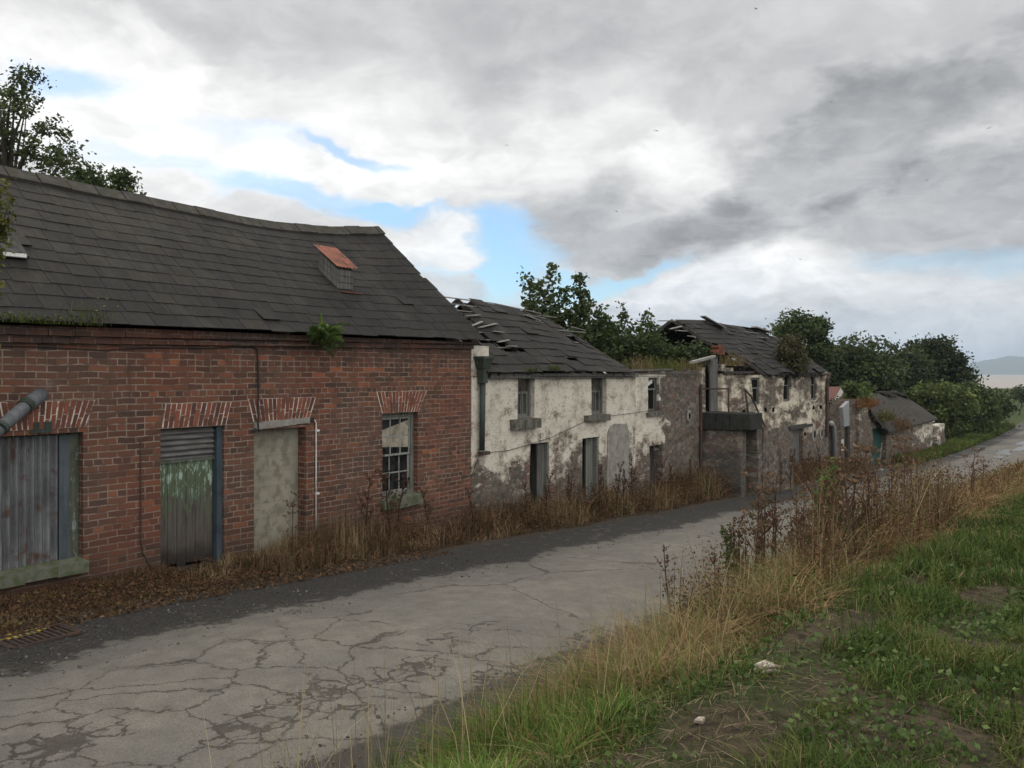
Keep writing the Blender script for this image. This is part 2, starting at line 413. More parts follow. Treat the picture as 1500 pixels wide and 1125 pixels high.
def wood(a, b, axis='z', peel=None, pw=.5):
    def fn(t):
        x, y, z, u = wallco(t); p = t.pos()
        v = t.comb(u * 30., z * 1.6, y * 3.) if axis == 'z' else t.comb(u * 1.6, z * 30., y * 22.)
        g = t.noise(v, 1., 5., .65); n = t.noise(p, 4., 5., .6)
        c = t.mix(t.ss(g, .3, .7), a, b); c = t.mix(t.ss(n, .5, .7) * .5, c, tuple(q * .45 for q in a))
        if peel:
            k = t.noise(t.comb(u * 16., z * 5., 0.), 1., 6., .7); c = t.mix(t.ss(k + (n - .5) * .4, 1 - pw, 1.06 - pw), c, peel)
        return dict(c=c, r=.85, s=.25, h=g, bs=.5, bd=.006)
    return fn
mat('grey_wood', wood((.075, .070, .064), (.17, .163, .15)))
mat('pale_batten', wood((.16, .15, .135), (.32, .305, .28), 'x'))
mat('dark_wood', wood((.030, .027, .024), (.075, .068, .06)))
mat('old_frame', wood((.12, .12, .105), (.20, .20, .175), peel=(.075, .08, .07), pw=.42))
mat('green_frame', wood((.075, .085, .062), (.12, .125, .095), peel=(.23, .28, .25), pw=.42))
mat('blue_paint', wood((.040, .058, .072), (.062, .082, .095), peel=(.10, .115, .12), pw=.36))
mat('blue_plank', wood((.062, .075, .084), (.10, .115, .122)))
mat('white_paint', lambda t: dict(c=t.mix(t.ss(t.noise(t.pos(), 20., 5., .7), .5, .7), (.62, .61, .57), (.34, .32, .29)), r=.6))
mat('sash_paint', wood((.19, .19, .17), (.33, .325, .30), peel=(.11, .10, .09), pw=.45))
mat('green_door', wood((.012, .050, .040), (.020, .072, .056), peel=(.05, .09, .075), pw=.34))
def peel_fn(t):
    x, y, z, u = wallco(t); p = t.pos()
    g = t.noise(t.comb(u * 36., z * 1.8, 0.), 1., 5., .7); n = t.noise(p, 5., 5.); k = t.noise(t.comb(u * 20., z * 5., 0.), 1., 6., .72)
    c = t.mix(t.ss(g, .3, .7), (.062, .052, .045), (.12, .105, .09))
    hi = t.ss(z + (n - .5) * .4, .85, 1.4)
    c = t.mix(t.ss(k + hi * .16 - (n - .5) * .2, .50, .58) * t.ss(z, .5, 1.0), c, (.085, .115, .065))
    c = t.mix(t.ss(k - (g - .5) * .3 + hi * .05, .57, .62) * hi, c, (.34, .42, .35))
    c = t.mix(t.ss(z + (n - .5) * .5, .60, .20) * .85, c, (.018, .015, .012))
    return dict(c=c, r=.85, s=.25, h=g + k * .5, bs=.6, bd=.006)
mat('peeling_door', peel_fn)
def metal(a, b, rust, rw=.4, horizontal=False):
    def fn(t):
        x, y, z, u = wallco(t); p = t.pos()
        k = t.noise(t.comb(u * 3., z * 22., y) if horizontal else t.comb(u * 20., z * 1.6, y), 1., 5., .65); n = t.noise(p, 3.2, 6., .65, .4); f = t.noise(p, 30., 4., .7)
        c = t.mix(t.ss(k, .35, .68), a, b); c = t.mix(t.ss(n + (k - .5) * .3, 1 - rw - .06, 1 - rw + .06), c, rust)
        c = t.mix(t.ss(f, .62, .7) * .5, c, (.26, .26, .255))
        return dict(c=c, r=.7, s=.4, h=k + f, bs=.3, bd=.004)
    return fn
mat('zinc_sheet', metal((.085, .087, .090), (.20, .203, .206), (.100, .062, .050), .42))
mat('grey_sheet', metal((.085, .08, .075), (.17, .165, .155), (.11, .095, .08), .4, True))
mat('rust_sheet', metal((.19, .066, .038), (.29, .105, .060), (.13, .050, .032), .45))
mat('red_sheet', metal((.105, .034, .022), (.16, .052, .034), (.075, .032, .024), .45))
mat('felt_roof', conc((.026, .024, .022), (.050, .047, .042), (.058, .046, .034), 2.5))
mat('rusty_iron', metal((.045, .030, .024), (.075, .048, .036), (.10, .05, .03), .4))
mat('flue_metal', metal((.095, .10, .107), (.15, .155, .163), (.075, .078, .08), .4))
mat('green_iron', metal((.028, .038, .030), (.05, .062, .048), (.075, .07, .06), .35))
mat('grey_pvc', metal((.20, .205, .21), (.28, .28, .28), (.15, .15, .145), .35))
mat('white_pvc', lambda t: dict(c=t.mix(t.ss(t.noise(t.pos(), 12., 5.), .5, .75), (.66, .65, .62), (.40, .37, .33)), r=.5))
mat('black_cable', lambda t: dict(c=(.022, .02, .02), r=.6))
mat('dirty_glass', lambda t: (lambda n: dict(c=t.mix(t.ss(n, .45, .7), (.007, .007, .008), (.022, .022, .02)), r=t.ss(n, .3, .7, 'LINEAR', .15, .5), s=.25))(t.noise(t.pos(), 7., 5.)))
mat('cream_board', conc((.30, .265, .20), (.42, .38, .30), (.20, .175, .13), 4.))
mat('ridge', conc((.036, .033, .029), (.075, .069, .060), (.05, .046, .032), 6.))
mat('notice', lambda t: dict(c=(.55, .52, .46), r=.8))
mat('leaf', lambda t: dict(c=t.attr(), r=.6, s=.35, trans=.35))
mat('dry_grass', lambda t: dict(c=t.attr(), r=.9, s=.1, trans=.18))
def bark_fn(t):
    p = t.pos(); x, y, z = t.sep(p); n = t.noise(t.comb(x * 9., y * 9., z * 2.), 1., 5.)
    return dict(c=t.mix(n, (.028, .024, .019), (.095, .082, .066)), r=.95, s=.1, h=n, bs=.7, bd=.02)
mat('bark', bark_fn)
mat('stalk', lambda t: dict(c=t.attr(), r=.9, s=.1))
mat('pale_wood', lambda t: (lambda n: dict(c=t.mix(t.ss(n, .35, .65), (.16, .12, .085), (.50, .45, .37)), r=.9, h=n, bs=.6, bd=.01))(t.noise(t.vmul(t.pos(), (25., 9., 25.)), 1., 5., .65)))
mat('bird', lambda t: dict(c=(.02, .02, .02), r=.8))
mat('yellow_paint', lambda t: dict(c=t.mix(t.ss(t.noise(t.pos(), 22., 5., .7), .46, .56), (.45, .33, .035), (.075, .066, .05)), r=.85))
def soil_fn(t):
    x, y, z = t.sep(t.pos()); p = t.pos()
    n = t.noise(p, 1.3, 6., .6); n2 = t.noise(p, 11., 6., .7); n3 = t.noise(p, 60., 4., .7)
    c = t.mix(t.ss(n2, .35, .65), (.032, .025, .018), (.085, .066, .044)); c = t.mix(t.ss(n3, .58, .7) * .55, c, (.18, .14, .095))
    c = t.mix(t.ss(n, .44, .6) * t.ss(y, -6.6, -7.6) * .6, c, (.030, .046, .014))
    far = t.ss(x, 45., 75.); gr = t.mix(t.ss(n2, .3, .7), (.034, .050, .017), (.062, .080, .028))
    c = t.mix(far, c, gr)
    return dict(c=c, r=.97, s=.1, h=n2 + n3 * .6, bs=.8, bd=.03)
mat('ground', soil_fn)
def road_fn(t):
    p = t.pos(); x, y, z = t.sep(p); v = y * -1.
    n1 = t.noise(p, .8, 5., .6); n2 = t.noise(p, 4., 6., .65); n3 = t.noise(p, 28., 5., .7); n4 = t.noise(p, 75., 4., .75)
    wv = t.vadd(t.comb(x, y, 0.), t.vmul(t.noise(p, 2.6, 7., .68, color=True), (.50, .50, 0.)))
    wv2 = t.vadd(t.comb(x, y, 0.), t.vmul(t.noise(p, 7., 4., .6, color=True), (.20, .20, 0.)))
    base = t.mix(t.ss(n2, .3, .7), (.116, .107, .091), (.172, .159, .136)); base = t.mix(t.ss(n1, .40, .62) * .5, base, (.105, .100, .092))
    base = t.mix(t.ss(t.noise(t.comb(x * .6, y * 3.2, 0.), 1.2, 5., .6), .5, .7) * .45, base, (.098, .092, .082))
    base = t.mix(t.ss(n4, .53, .63) * .7, base, (.062, .056, .048)); base = t.mix(t.ss(n2 + (n3 - .5) * .3, .60, .70) * .35, base, (.085, .078, .068)); base = t.mix(t.ss(n4, .44, .34) * .5, base, (.26, .24, .205))
    base = t.mix(t.ss(n3, .62, .72) * .4, base, (.14, .13, .118))
    # cracks: a loose net, and tight crazing in worn spots
    d1 = t.vor(wv, 1.25); near = t.ss(x + (n1 - .5) * 3.0, 7.5, 4.5)
    thin = t.ss(v, 2.9, 3.4) * t.ss(n1 + near * .34, .56, .66) * t.ss(x, 11., 8.)
    cr1 = t.ss(d1 + (n3 - .5) * .022, .013, .002) * thin
    d2 = t.vor(wv2, 4.6)
    def spot(u0, v0, ru, rv):
        a = (x - u0) / ru; b = (v - v0) / rv
        return t.ss(t.math('SQRT', a * a + b * b) + (n2 - .5) * 1.5, 1.0, .55)
    sp = None
    for q in SPOTS:
        k = spot(*q); sp = k if sp is None else t.math('MAXIMUM', sp, k)
    cr2 = t.ss(d2 + (n3 - .5) * .05, .050, .020) * t.ss(sp + (n2 - .5) * .5, .2, .5)
    hole = t.ss(sp + (n2 - .5) * 1.5 + (n3 - .5) * .5, 1.02, 1.10)
    d3 = t.vor(t.vadd(wv, (3.3, 1.7, 0.)), .33); cr3 = t.ss(d3 + (n3 - .5) * .014, .008, .002) * t.ss(v, 2.7, 3.1) * .8 * t.ss(n2, .42, .5) * t.ss(x, 26., 14.)
    cr = t.math('MAXIMUM', t.math('MAXIMUM', cr1, cr2), t.math('MAXIMUM', hole * .9, cr3))
    c = t.mix(t.ss(t.vor(wv, 1.25), .06, .0) * thin * .25, base, (.09, .08, .065)); c = t.mix(cr * .88, c, (.042, .036, .029))
    # dark tarmac strip along the wall and the gritty right edge
    wob = t.noise(t.comb(x * .55, .0, .0), 1., 5., .6)
    bl = 2.5 + (wob - .5) * 1.9 + (n2 - .5) * 1.0 + (n3 - .5) * .35
    dk = t.ss(v - bl + (n4 - .5) * .35, .05, -.05)
    dkc = t.mix(t.ss(n3, .35, .7), (.024, .022, .020), (.060, .055, .048)); dkc = t.mix(t.ss(n4, .60, .67) * .8, dkc, (.19, .175, .15))
    dkc = t.mix(t.ss(n2 + (n4 - .5) * .3, .57, .68) * .55, dkc, (.13, .12, .105))
    c = t.mix(dk, c, dkc)
    er = t.ss(v + (n2 - .5) * .8 + (wob - .5) * .4, 5.60, 5.70); c = t.mix(er * .95, c, t.mix(t.ss(n4, .5, .7), (.036, .032, .028), (.085, .076, .066)))
    weed = t.ss(v + (n2 - .5) * .6, 1.35, .9); c = t.mix(weed, c, t.mix(n3, (.040, .028, .020), (.11, .075, .05)))
    far = t.ss(x, 30., 48.); c = t.mix(far * .55 * t.ss(n1, .4, .6), c, (.10, .095, .085))
    wet = t.ss(n1 + (n2 - .5) * .3, .55, .62) * t.ss(x, 42., 60.)
    return dict(c=c, r=t.math('SUBTRACT', .93, wet * .5), s=.25, h=(1 - cr) * .7 + n4 * .35 + n3 * .2, bs=.7, bd=.012)
SPOTS = []
for (px, py, ru, rv) in [(440, 1035, .75, .30), (600, 990, .60, .35), (730, 990, .45, .22), (380, 1065, .6, .35), (670, 935, .7, .12), (60, 1110, .8, .3), (860, 935, .5, .14), (500, 1050, .25, .2)]:
    g_ = G(px, py); SPOTS.append((g_[0], g_[1], ru, rv))
mat('road', road_fn)
mat('sea', lambda t: dict(c=(.30, .265, .235), r=.45, s=.3, h=t.noise(t.vmul(t.pos(), (.02, .06, 1.)), 1., 4.), bs=.1, bd=1.))
mat('puddle', lambda t: dict(c=(.10, .10, .10), r=.30, s=1.))
mat('far_hill', lambda t: dict(c=t.mix(t.noise(t.pos(), .002, 4.), (.05, .07, .04), (.09, .10, .06)), r=.95))

# ------------------------------------------------------------------ ground, road, sea, hills
def axis(*parts): return np.unique(np.concatenate(parts))
def sheet(name, us, vs, hf, m, kind='structure'):
    uu, vv = np.meshgrid(us, vs, indexing='ij'); zz = hf(uu, vv)
    v = np.stack([uu.ravel(), -vv.ravel(), zz.ravel()], 1)
    n = len(vs); i, j = np.meshgrid(np.arange(len(us) - 1), np.arange(n - 1), indexing='ij'); a = (i * n + j).ravel()
    f = np.stack([a, a + 1, a + n + 1, a + n], 1)
    return tag(npmesh(name, v, f, m, smooth=True), kind=kind)
far_ = np.geomspace(25, 8800, 26)
gu = axis(-far_, np.linspace(-22, -2, 11), np.arange(-1, 16, .14), np.arange(16, 60, .5), np.arange(60, 160, 4), far_[far_ > 165])
gv = axis(-far_, np.linspace(-24, -2, 12), np.arange(-1.2, 12, .14), np.arange(12, 26, 2), far_)
sheet('ground', gu, gv, H, 'ground')
def road_h(u, v): return prof(u) + .006 + .05 * np.exp(-((v - 4.1) / 1.6) ** 2) + sst(v, 6.1, 6.6) * -.03 + (fbm(u * .8, v * .8, 3) - .5) * .03
ru = axis(np.arange(-14, 20, .2), np.arange(20, 60, .6), np.arange(60, 240, 4))
sheet('road', ru, np.concatenate([np.linspace(1.0, 6.5, 40)]), lambda u, v: np.where((v < 1.3), np.minimum(road_h(u, v), H(u, v) + .008), np.maximum(road_h(u, v), np.where(v > 6.3, -99, H(u, v) + .004))), 'road')
MBx = MB(); MBx.add([(-8800, -8800, -4.6), (8800, -8800, -4.6), (8800, 8800, -4.6), (-8800, 8800, -4.6)], [(0, 1, 2, 3)])
tag(MBx.build('sea', 'sea'), kind='structure')
def hills():
    n = 70; dist = 7000.; vs = []; fs = []
    for i in range(n):
        A = R(-5 + 45 * i / (n - 1)); px = 750 + math.tan(A) * F
        top = (547 - (533 - 5 * vn(px * .022, 3.) - 4 * vn(px * .06, 8.) + 6 * sst(px, 1490, 1420))) / F / math.cos(A) * dist
        az = TH - A
        for rad, z in ((dist - 900, -6), (dist - 500, top * .45), (dist, top), (dist + 1500, -6)):
            vs.append((math.cos(az) * rad, CAMY + math.sin(az) * rad, z))
    for i in range(n - 1):
        for k in range(3): fs.append((i * 4 + k, i * 4 + k + 1, (i + 1) * 4 + k + 1, (i + 1) * 4 + k))
    tag(npmesh('hills', vs, fs, 'far_hill', smooth=True), kind='structure')
hills()
for (px, py, a, b, s_) in [(1470, 665, 2.6, .38, 1), (1494, 659, 2.6, .34, 2), (1462, 672, 1.2, .28, 3), (1496, 651, 3.0, .26, 4)]:
    u, v = G(px, py); m = MB(); n = 26; vs = []
    for k in range(n):
        q = 2 * math.pi * k / n; r_ = 1 + .5 * (vn(k * .9, s_ * 7.) - .5) * 2
        vs.append((u + a * r_ * math.cos(q), -(v + b * r_ * math.sin(q)), 0))
    zc = max(float(road_h(np.array(u), np.array(v))), float(H(u, v))) + .035
    m.add([(x, y, zc) for x, y, z in vs], [tuple(range(n - 1, -1, -1))])
    tag(m.build('puddle', 'puddle'), kind='structure')

# ------------------------------------------------------------------ building helpers
def wall(mb, s0, s1, z0, top, holes, fmap, thick, cell=.12, rough=.012, seed=0, snap=False):
    """slab in (s,z); holes = (s0,s1,z0,z1); fmap(s,d,z)->xyz with d=0 the outer face"""
    ss = set(np.round(np.linspace(s0, s1, max(2, int((s1 - s0) / cell) + 1)), 4)); zmax = max(top(s) for s in np.linspace(s0, s1, 60))
    zs = set(np.round(np.linspace(z0, zmax, max(2, int((zmax - z0) / cell) + 1)), 4))
    hs = [q for h in holes for q in h[:2]]; hz = [q for h in holes for q in h[2:]]
    ss = [q for q in ss if all(abs(q - k) > cell * .45 for k in hs)] + [q for q in hs if s0 <= q <= s1]
    zs = [q for q in zs if all(abs(q - k) > cell * .45 for k in hz)] + [q for q in hz if z0 <= q <= zmax]
    ss = sorted(set(ss)); zs = sorted(set(zs)); ns, nz = len(ss), len(zs)
    sol = np.zeros((ns - 1, nz - 1), bool)
    for i in range(ns - 1):
        sc = (ss[i] + ss[i + 1]) / 2; tp = top(sc)
        for j in range(nz - 1):
            zc = (zs[j] + zs[j + 1]) / 2
            sol[i, j] = (zs[j] < tp - .004 if snap else zc < tp) and not any(h[0] < sc < h[1] and h[2] < zc < h[3] for h in holes)
    vid = {}
    vs = []; fs = []
    def vert(i, j, d):
        k = (i, j, d)
        if k not in vid:
            z = zs[j]
            if snap: z = min(z, top(ss[i]))
            n = (float(fbm(ss[i] * 2.1 + seed, zs[j] * 2.1)) - .5) * 4 * rough if d == 0 else 0
            vid[k] = len(vs); vs.append(fmap(ss[i], (thick if d else 0) + n, z))
        return vid[k]
    for i in range(ns - 1):
        for j in range(nz - 1):
            if not sol[i, j]: continue
            q = [(i, j), (i + 1, j), (i + 1, j + 1), (i, j + 1)]
            fs.append(tuple(vert(a, b, 0) for a, b in q)); fs.append(tuple(vert(a, b, 1) for a, b in reversed(q)))
            for (di, dj, e0, e1) in ((-1, 0, 3, 0), (1, 0, 1, 2), (0, -1, 0, 1), (0, 1, 2, 3)):
                a, b = i + di, j + dj
                if 0 <= a < ns - 1 and 0 <= b < nz - 1 and sol[a, b]: continue
                fs.append((vert(*q[e1], 0), vert(*q[e0], 0), vert(*q[e0], 1), vert(*q[e1], 1)))
    mb.add(vs, fs)
front = lambda Y=0.: (lambda s, d, z: (s, Y + d, z))
side = lambda X, sg=1: (lambda s, d, z: (X + sg * d, s, z))
def hole(x0, x1, y0, y1, Y=0.):
    """opening from photo pixels"""
    u0, u1 = U(x0, Y), U(x1, Y); xm = (x0 + x1) / 2
    return (u0, u1, Zp(xm, y1, Y), Zp(xm, y0, Y))
def slates(mb, u0, u1, ev, rg, rows, wd, skip=None, jit=1., lift=.012, seed=3, over=.0, tone=0.):
    """individual slates between eaves ev(u)->(Y,z) and ridge rg(u)->(Y,z)"""
    q = random.Random(seed)
    def pt(u, s, h):
        a = ev(u); b = rg(u); y = a[0] + (b[0] - a[0]) * s; z = a[1] + (b[1] - a[1]) * s
        ny, nz_ = -(b[1] - a[1]), (b[0] - a[0]); l = math.hypot(ny, nz_); k = 1 if nz_ > 0 else -1
        return (u, y + ny / l * h * k, z + nz_ / l * h * k)
    for r in range(rows):
        w0 = wd * q.uniform(.95, 1.08); u = u0 - (w0 / 2 if r % 2 else 0) - q.uniform(0, .06)
        while u < u1:
            w = w0 * q.choice((.8, .95, 1, 1, 1.05, 1.25)); a = max(u + .003, u0); b = min(u + w - .003, u1 + q.uniform(-.02, .02)); u += w
            if b - a < .08: continue
            um = (a + b) / 2
            s0 = r / rows; s1 = min((r + 1.55) / rows, 1.0)
            if skip and skip(um, s0 + .5 / rows, q): continue
            dz = q.gauss(0, .004) * jit / (rows * .03) * .1
            sl_ = 0
            if q.random() < .03 * jit: sl_ = -q.uniform(.05, .35) / rows
            rot = q.gauss(0, .012 * jit) if q.random() > (.07 * jit if jit > 1 else .004) else q.uniform(-.12, .12)
            h = lift + q.uniform(0, .006) * jit + (q.uniform(0, .03) if q.random() < (.08 * jit if jit > 1 else .01) else 0)
            d0 = q.gauss(0, .012) / rows * 3
            tb = [pt(a, s0 + sl_ + d0 - rot / rows, h), pt(b, s0 + sl_ + d0 + rot / rows, h + q.uniform(-.004, .004)), pt(b, s1 + sl_, .004), pt(a, s1 + sl_, .003)]
            lb = [pt(a, s0 + sl_ + d0 - rot / rows, h - .010), pt(b, s0 + sl_ + d0 + rot / rows, h - .010), pt(b, s1 + sl_, -.006), pt(a, s1 + sl_, -.007)]
            c = (min(1, max(0, q.gauss(.42 + tone, .13))), q.random() ** 3 * .8, 0.)
            mb.hexa(lb + tb, c)
    return pt
def window(root, h, Yd, cols, rows, bars='old_frame', bar=.028, split=.5, mframe='old_frame', up=True, frame=.06, low=True, pane='dirty_glass'):
    u0, u1, z0, z1 = h
    f = MB(); d = .09
    f.box(u0, u0 + frame, Yd, Yd + d, z0, z1); f.box(u1 - frame, u1, Yd, Yd + d, z0, z1)
    f.box(u0 + frame, u1 - frame, Yd, Yd + d, z1 - frame, z1); f.box(u0 + frame, u1 - frame, Yd, Yd + d, z0, z0 + frame * .9)
    w = f.build('window', mframe, root)
    zm = z0 + (z1 - z0) * split
    for k, (a, b, yy) in enumerate(((zm - .02, z1 - frame, Yd + .02), (z0 + frame * .9, zm + .02, Yd + .045))):
        if (k == 0 and not up) or (k == 1 and not low): continue
        m = MB(); x0, x1 = u0 + frame, u1 - frame; st = bar * 1.5
        m.box(x0, x0 + st, yy, yy + .03, a, b); m.box(x1 - st, x1, yy, yy + .03, a, b)
        m.box(x0 + st, x1 - st, yy, yy + .03, b - st, b); m.box(x0 + st, x1 - st, yy, yy + .03, a, a + st)
        for i in range(1, cols):
            x = x0 + (x1 - x0) * i / cols; m.box(x - bar / 2, x + bar / 2, yy + .003, yy + .026, a + st, b - st)
        for i in range(1, rows):
            z = a + (b - a) * i / rows; m.box(x0 + st, x1 - st, yy + .005, yy + .024, z - bar / 2, z + bar / 2)
        m.build('sash', bars, w)
        if pane:
            g = MB(); g.box(x0 + st, x1 - st, yy + .012, yy + .016, a + st, b - st); g.build('pane', pane, w)
    return w
def sill(parent, x0, x1, y0, y1, m, out=.09, name='sill', Y=0., tilt=.0):
    u0, u1 = U(x0, Y - out), U(x1, Y - out); xm = (max(x0, 0) + x1) / 2; z1 = Zp(xm, y0, Y - out); z0 = Zp(xm, y1, Y - out)
    b = MB(); n = 8
    for i in range(n):
        a = u0 + (u1 - u0) * i / n; c = u0 + (u1 - u0) * (i + 1) / n
        j = [rnd.gauss(0, .006) for _ in range(2)]
        b.hexa([(a, Y - out + j[0], z0 + j[1]), (c, Y - out + j[0], z0 + j[1]), (c, Y + .1, z0), (a, Y + .1, z0), (a, Y - out + j[0], z1 - tilt), (c, Y - out + j[0], z1 - tilt), (c, Y + .1, z1 + .01), (a, Y + .1, z1 + .01)])
    return b.build(name, m, parent)
def corrugated(mb, u0, u1, z0, z1, Y, pitch=.076, amp=.016, horiz=False, jag=0.):
    L = (z1 - z0) if horiz else (u1 - u0); n = int(L / pitch * 8); vs = []; fs = []
    for i in range(n + 1):
        q = i / n; d = math.sin(q * L / pitch * 2 * math.pi) * amp
        jb = (float(vn(i * .35, 2.)) - .5) * jag
        if horiz: vs += [(u0, Y + d, z0 + L * q), (u1, Y + d, z0 + L * q), (u1, Y + d + .004, z0 + L * q), (u0, Y + d + .004, z0 + L * q)]
        else: vs += [(u0 + L * q, Y + d, z0 + jb), (u0 + L * q, Y + d, z1), (u0 + L * q, Y + d + .004, z1), (u0 + L * q, Y + d + .004, z0 + jb)]
    for i in range(n):
        for k in range(4): fs.append((i * 4 + k, i * 4 + (k + 1) % 4, i * 4 + 4 + (k + 1) % 4, i * 4 + 4 + k))
    mb.add(vs, fs)
def planks(mb, u0, u1, z0, z1, Y, n, th=.03, jag=0.06):
    for i in range(n):
        a = u0 + (u1 - u0) * i / n; b = u0 + (u1 - u0) * (i + 1) / n - .006
        mb.box(a, b, Y + rr(0, .008), Y + th, z0 + rr(0, jag), z1 - rr(0, .01))
def arch(root, x0t, x1t, x0b, x1b, yt, yb, n, rise=0.0):
    """flat gauged arch: voussoirs with pale joints"""
    u0t, u1t, u0b, u1b = U(x0t), U(x1t), U(x0b), U(x1b); xm = (x0b + x1b) / 2; zt, zb = Zp(xm, yt), Zp(xm, yb)
    Y = -.006; bk = MB(); m = MB()
    bk.hexa([(u0b - .01, Y, zb), (u1b + .01, Y, zb), (u1b + .01, .03, zb), (u0b - .01, .03, zb), (u0t - .01, Y, zt), (u1t + .01, Y, zt), (u1t + .01, .03, zt), (u0t - .01, .03, zt)])
    a = bk.build('brick_arch', 'lime_mortar', root)
    for i in range(n):
        parts = [(0, .5), (.5, 1.)] if i % 2 else [(0, .34), (.34, 1.)] if rnd.random() < .6 else [(0, .72), (.72, 1)]
        for (p0, p1) in parts:
            g = .0085; c = (rnd.random(), .5, .5)
            def e(i_, s): return (u0b + (u1b - u0b) * i_ / n) * (1 - s) + (u0t + (u1t - u0t) * i_ / n) * s
            s0 = p0 + .012; s1 = p1 - .012; j = rr(-.004, .004)
            za = zb + (zt - zb) * s0; zc = zb + (zt - zb) * s1
            y = Y - rr(.002, .007)
            m.hexa([(e(i, s0) + g + j, y, za), (e(i + 1, s0) - g + j, y, za), (e(i + 1, s0) - g + j, .02, za), (e(i, s0) + g + j, .02, za),
                    (e(i, s1) + g + j, y, zc), (e(i + 1, s1) - g + j, y, zc), (e(i + 1, s1) - g + j, .02, zc), (e(i, s1) + g + j, .02, zc)], c)
    m.build('voussoirs', 'voussoir', a)

# ------------------------------------------------------------------ 1. red brick house
BU0, BU1 = -1.5, U(690)
bh = thing('brick_house', 'long red brick house with a sagging dark slate roof and boarded openings, nearest building', 'house', (5.4, 0, float(prof(5.4))))
h_shut = (U(122) - 1.52, U(122), Zp(110, 826), Zp(100, 634))
h_door = hole(235, 328, 626, 870); h_door = (h_door[0], h_door[1], float(prof(6)) - .02, h_door[3])
h_blk = hole(372, 448, 628, 860); h_blk = (h_blk[0], h_blk[1], float(prof(7.5)) - .1, h_blk[3])
h_win = hole(560, 612, 605, 727)
btop = lambda u: np.interp(u, [U(60, 0), U(700, 0)], [Zp(60, 503), Zp(690, 511)]) if True else 0
eav = [(U(0, -.22), Zp(0, 470, -.22)), (U(200, -.22), Zp(200, 476, -.22)), (U(450, -.22), Zp(450, 487, -.22)), (U(712, -.22), Zp(712, 499, -.22))]
def b_ev(u): return (-.22, float(np.interp(u, [e[0] for e in eav], [e[1] for e in eav])))
rgp = [(P(x, y, 2.61).x, P(x, y, 2.61).z) for x, y in ((-60, 232), (0, 248), (110, 272), (200, 290), (270, 304), (340, 319), (400, 329), (470, 336), (555, 336))]
def b_rg(u): return (2.61, float(np.interp(u, [e[0] for e in rgp], [e[1] for e in rgp])))
m = MB()
wall(m, BU0, BU1, -1.2, lambda u: float(btop(u)), [h_shut, h_door, h_blk, h_win], front(), .34, cell=.16, rough=.004, snap=True)
gz = lambda y: float(np.interp(y, [0, 2.61, 5.3], [btop(12), b_rg(12.2)[1] - .12, btop(12)]))
wall(m, .36, 5.3, -1.2, gz, [], side(BU1 - .32), .30, cell=.3, rough=.0, snap=True)
wall(m, .36, 5.3, -1.2, gz, [], side(BU0), .30, cell=.3, rough=.0, snap=True)
wall(m, BU0, BU1, -1.2, lambda u: 3.25, [], front(5.3), .30, cell=.6, rough=.0)
m.build('wall', 'brick', bh)
m = MB()                                                     # corbelled brick eaves course
for i in range(46):
    a = BU0 + (BU1 + .02 - BU0) * i / 46; b = BU0 + (BU1 + .02 - BU0) * (i + 1) / 46
    z = float(btop((a + b) / 2)); j = rr(-.006, .006)
    m.box(a, b - .003, -.05 + j, .3, z + .003, z + .085); m.box(a + .04, b + .037, -.10 + j * 1.5, .3, z + .088, b_ev((a + b) / 2)[1] - .035)
m.build('corbel', 'brick', bh)
m = MB()
slates(m, BU0 - .1, U(712, -.22), b_ev, b_rg, 14, .32, jit=.38, seed=5)
slates(m, BU0 - .1, BU1 + .1, lambda u: (5.6, b_ev(u)[1]), b_rg, 10, .45, seed=6)
rf = m.build('roof', 'slate', bh)
m = MB()
m.hexa([(BU0, -.16, b_ev(0)[1] - .03), (BU1, -.16, b_ev(12)[1] - .03), (BU1, 2.6, b_rg(12.4)[1] - .05), (BU0, 2.6, b_rg(0)[1] - .05), (BU0, -.16, b_ev(0)[1] - .02), (BU1, -.16, b_ev(12)[1] - .02), (BU1, 2.6, b_rg(12.4)[1] - .04), (BU0, 2.6, b_rg(0)[1] - .04)])
m = MB(); q = BU0                                            # ridge tiles follow the sag
while q < P(555, 336, 2.61).x - .02:
    e = min(q + .42, P(555, 336, 2.61).x); a = b_rg(q)[1]; b = b_rg(e)[1]; j = rr(-.008, .008); c = (rnd.random(), 0, 0)
    for sg in (-1, 1):
        m.hexa([(q + .008, 2.61 + sg * .19, a - .13 + j), (e - .008, 2.61 + sg * .19, b - .13 + j), (e - .008, 2.61, b + .035 + j), (q + .008, 2.61, a + .035 + j),
                (q + .008, 2.61 + sg * .2, a - .105 + j), (e - .008, 2.61 + sg * .2, b - .105 + j), (e - .008, 2.61, b + .065 + j), (q + .008, 2.61, a + .065 + j)], c)
    q = e
m.build('ridge_tiles', 'ridge', rf)
m = MB()                                                     # broken stones under the verge by the ridge
for i in range(16):
    y = 2.55 - i * .055; z = b_rg(12.3)[1] - .20 - (2.61 - y) * .86; x = BU1 + rr(.0, .10)
    m.box(x - .15, x + rr(.05, .14), y - .07, y + .06, z - .14, z + rr(.0, .10))
m.build('verge_stones', 'cement', bh)
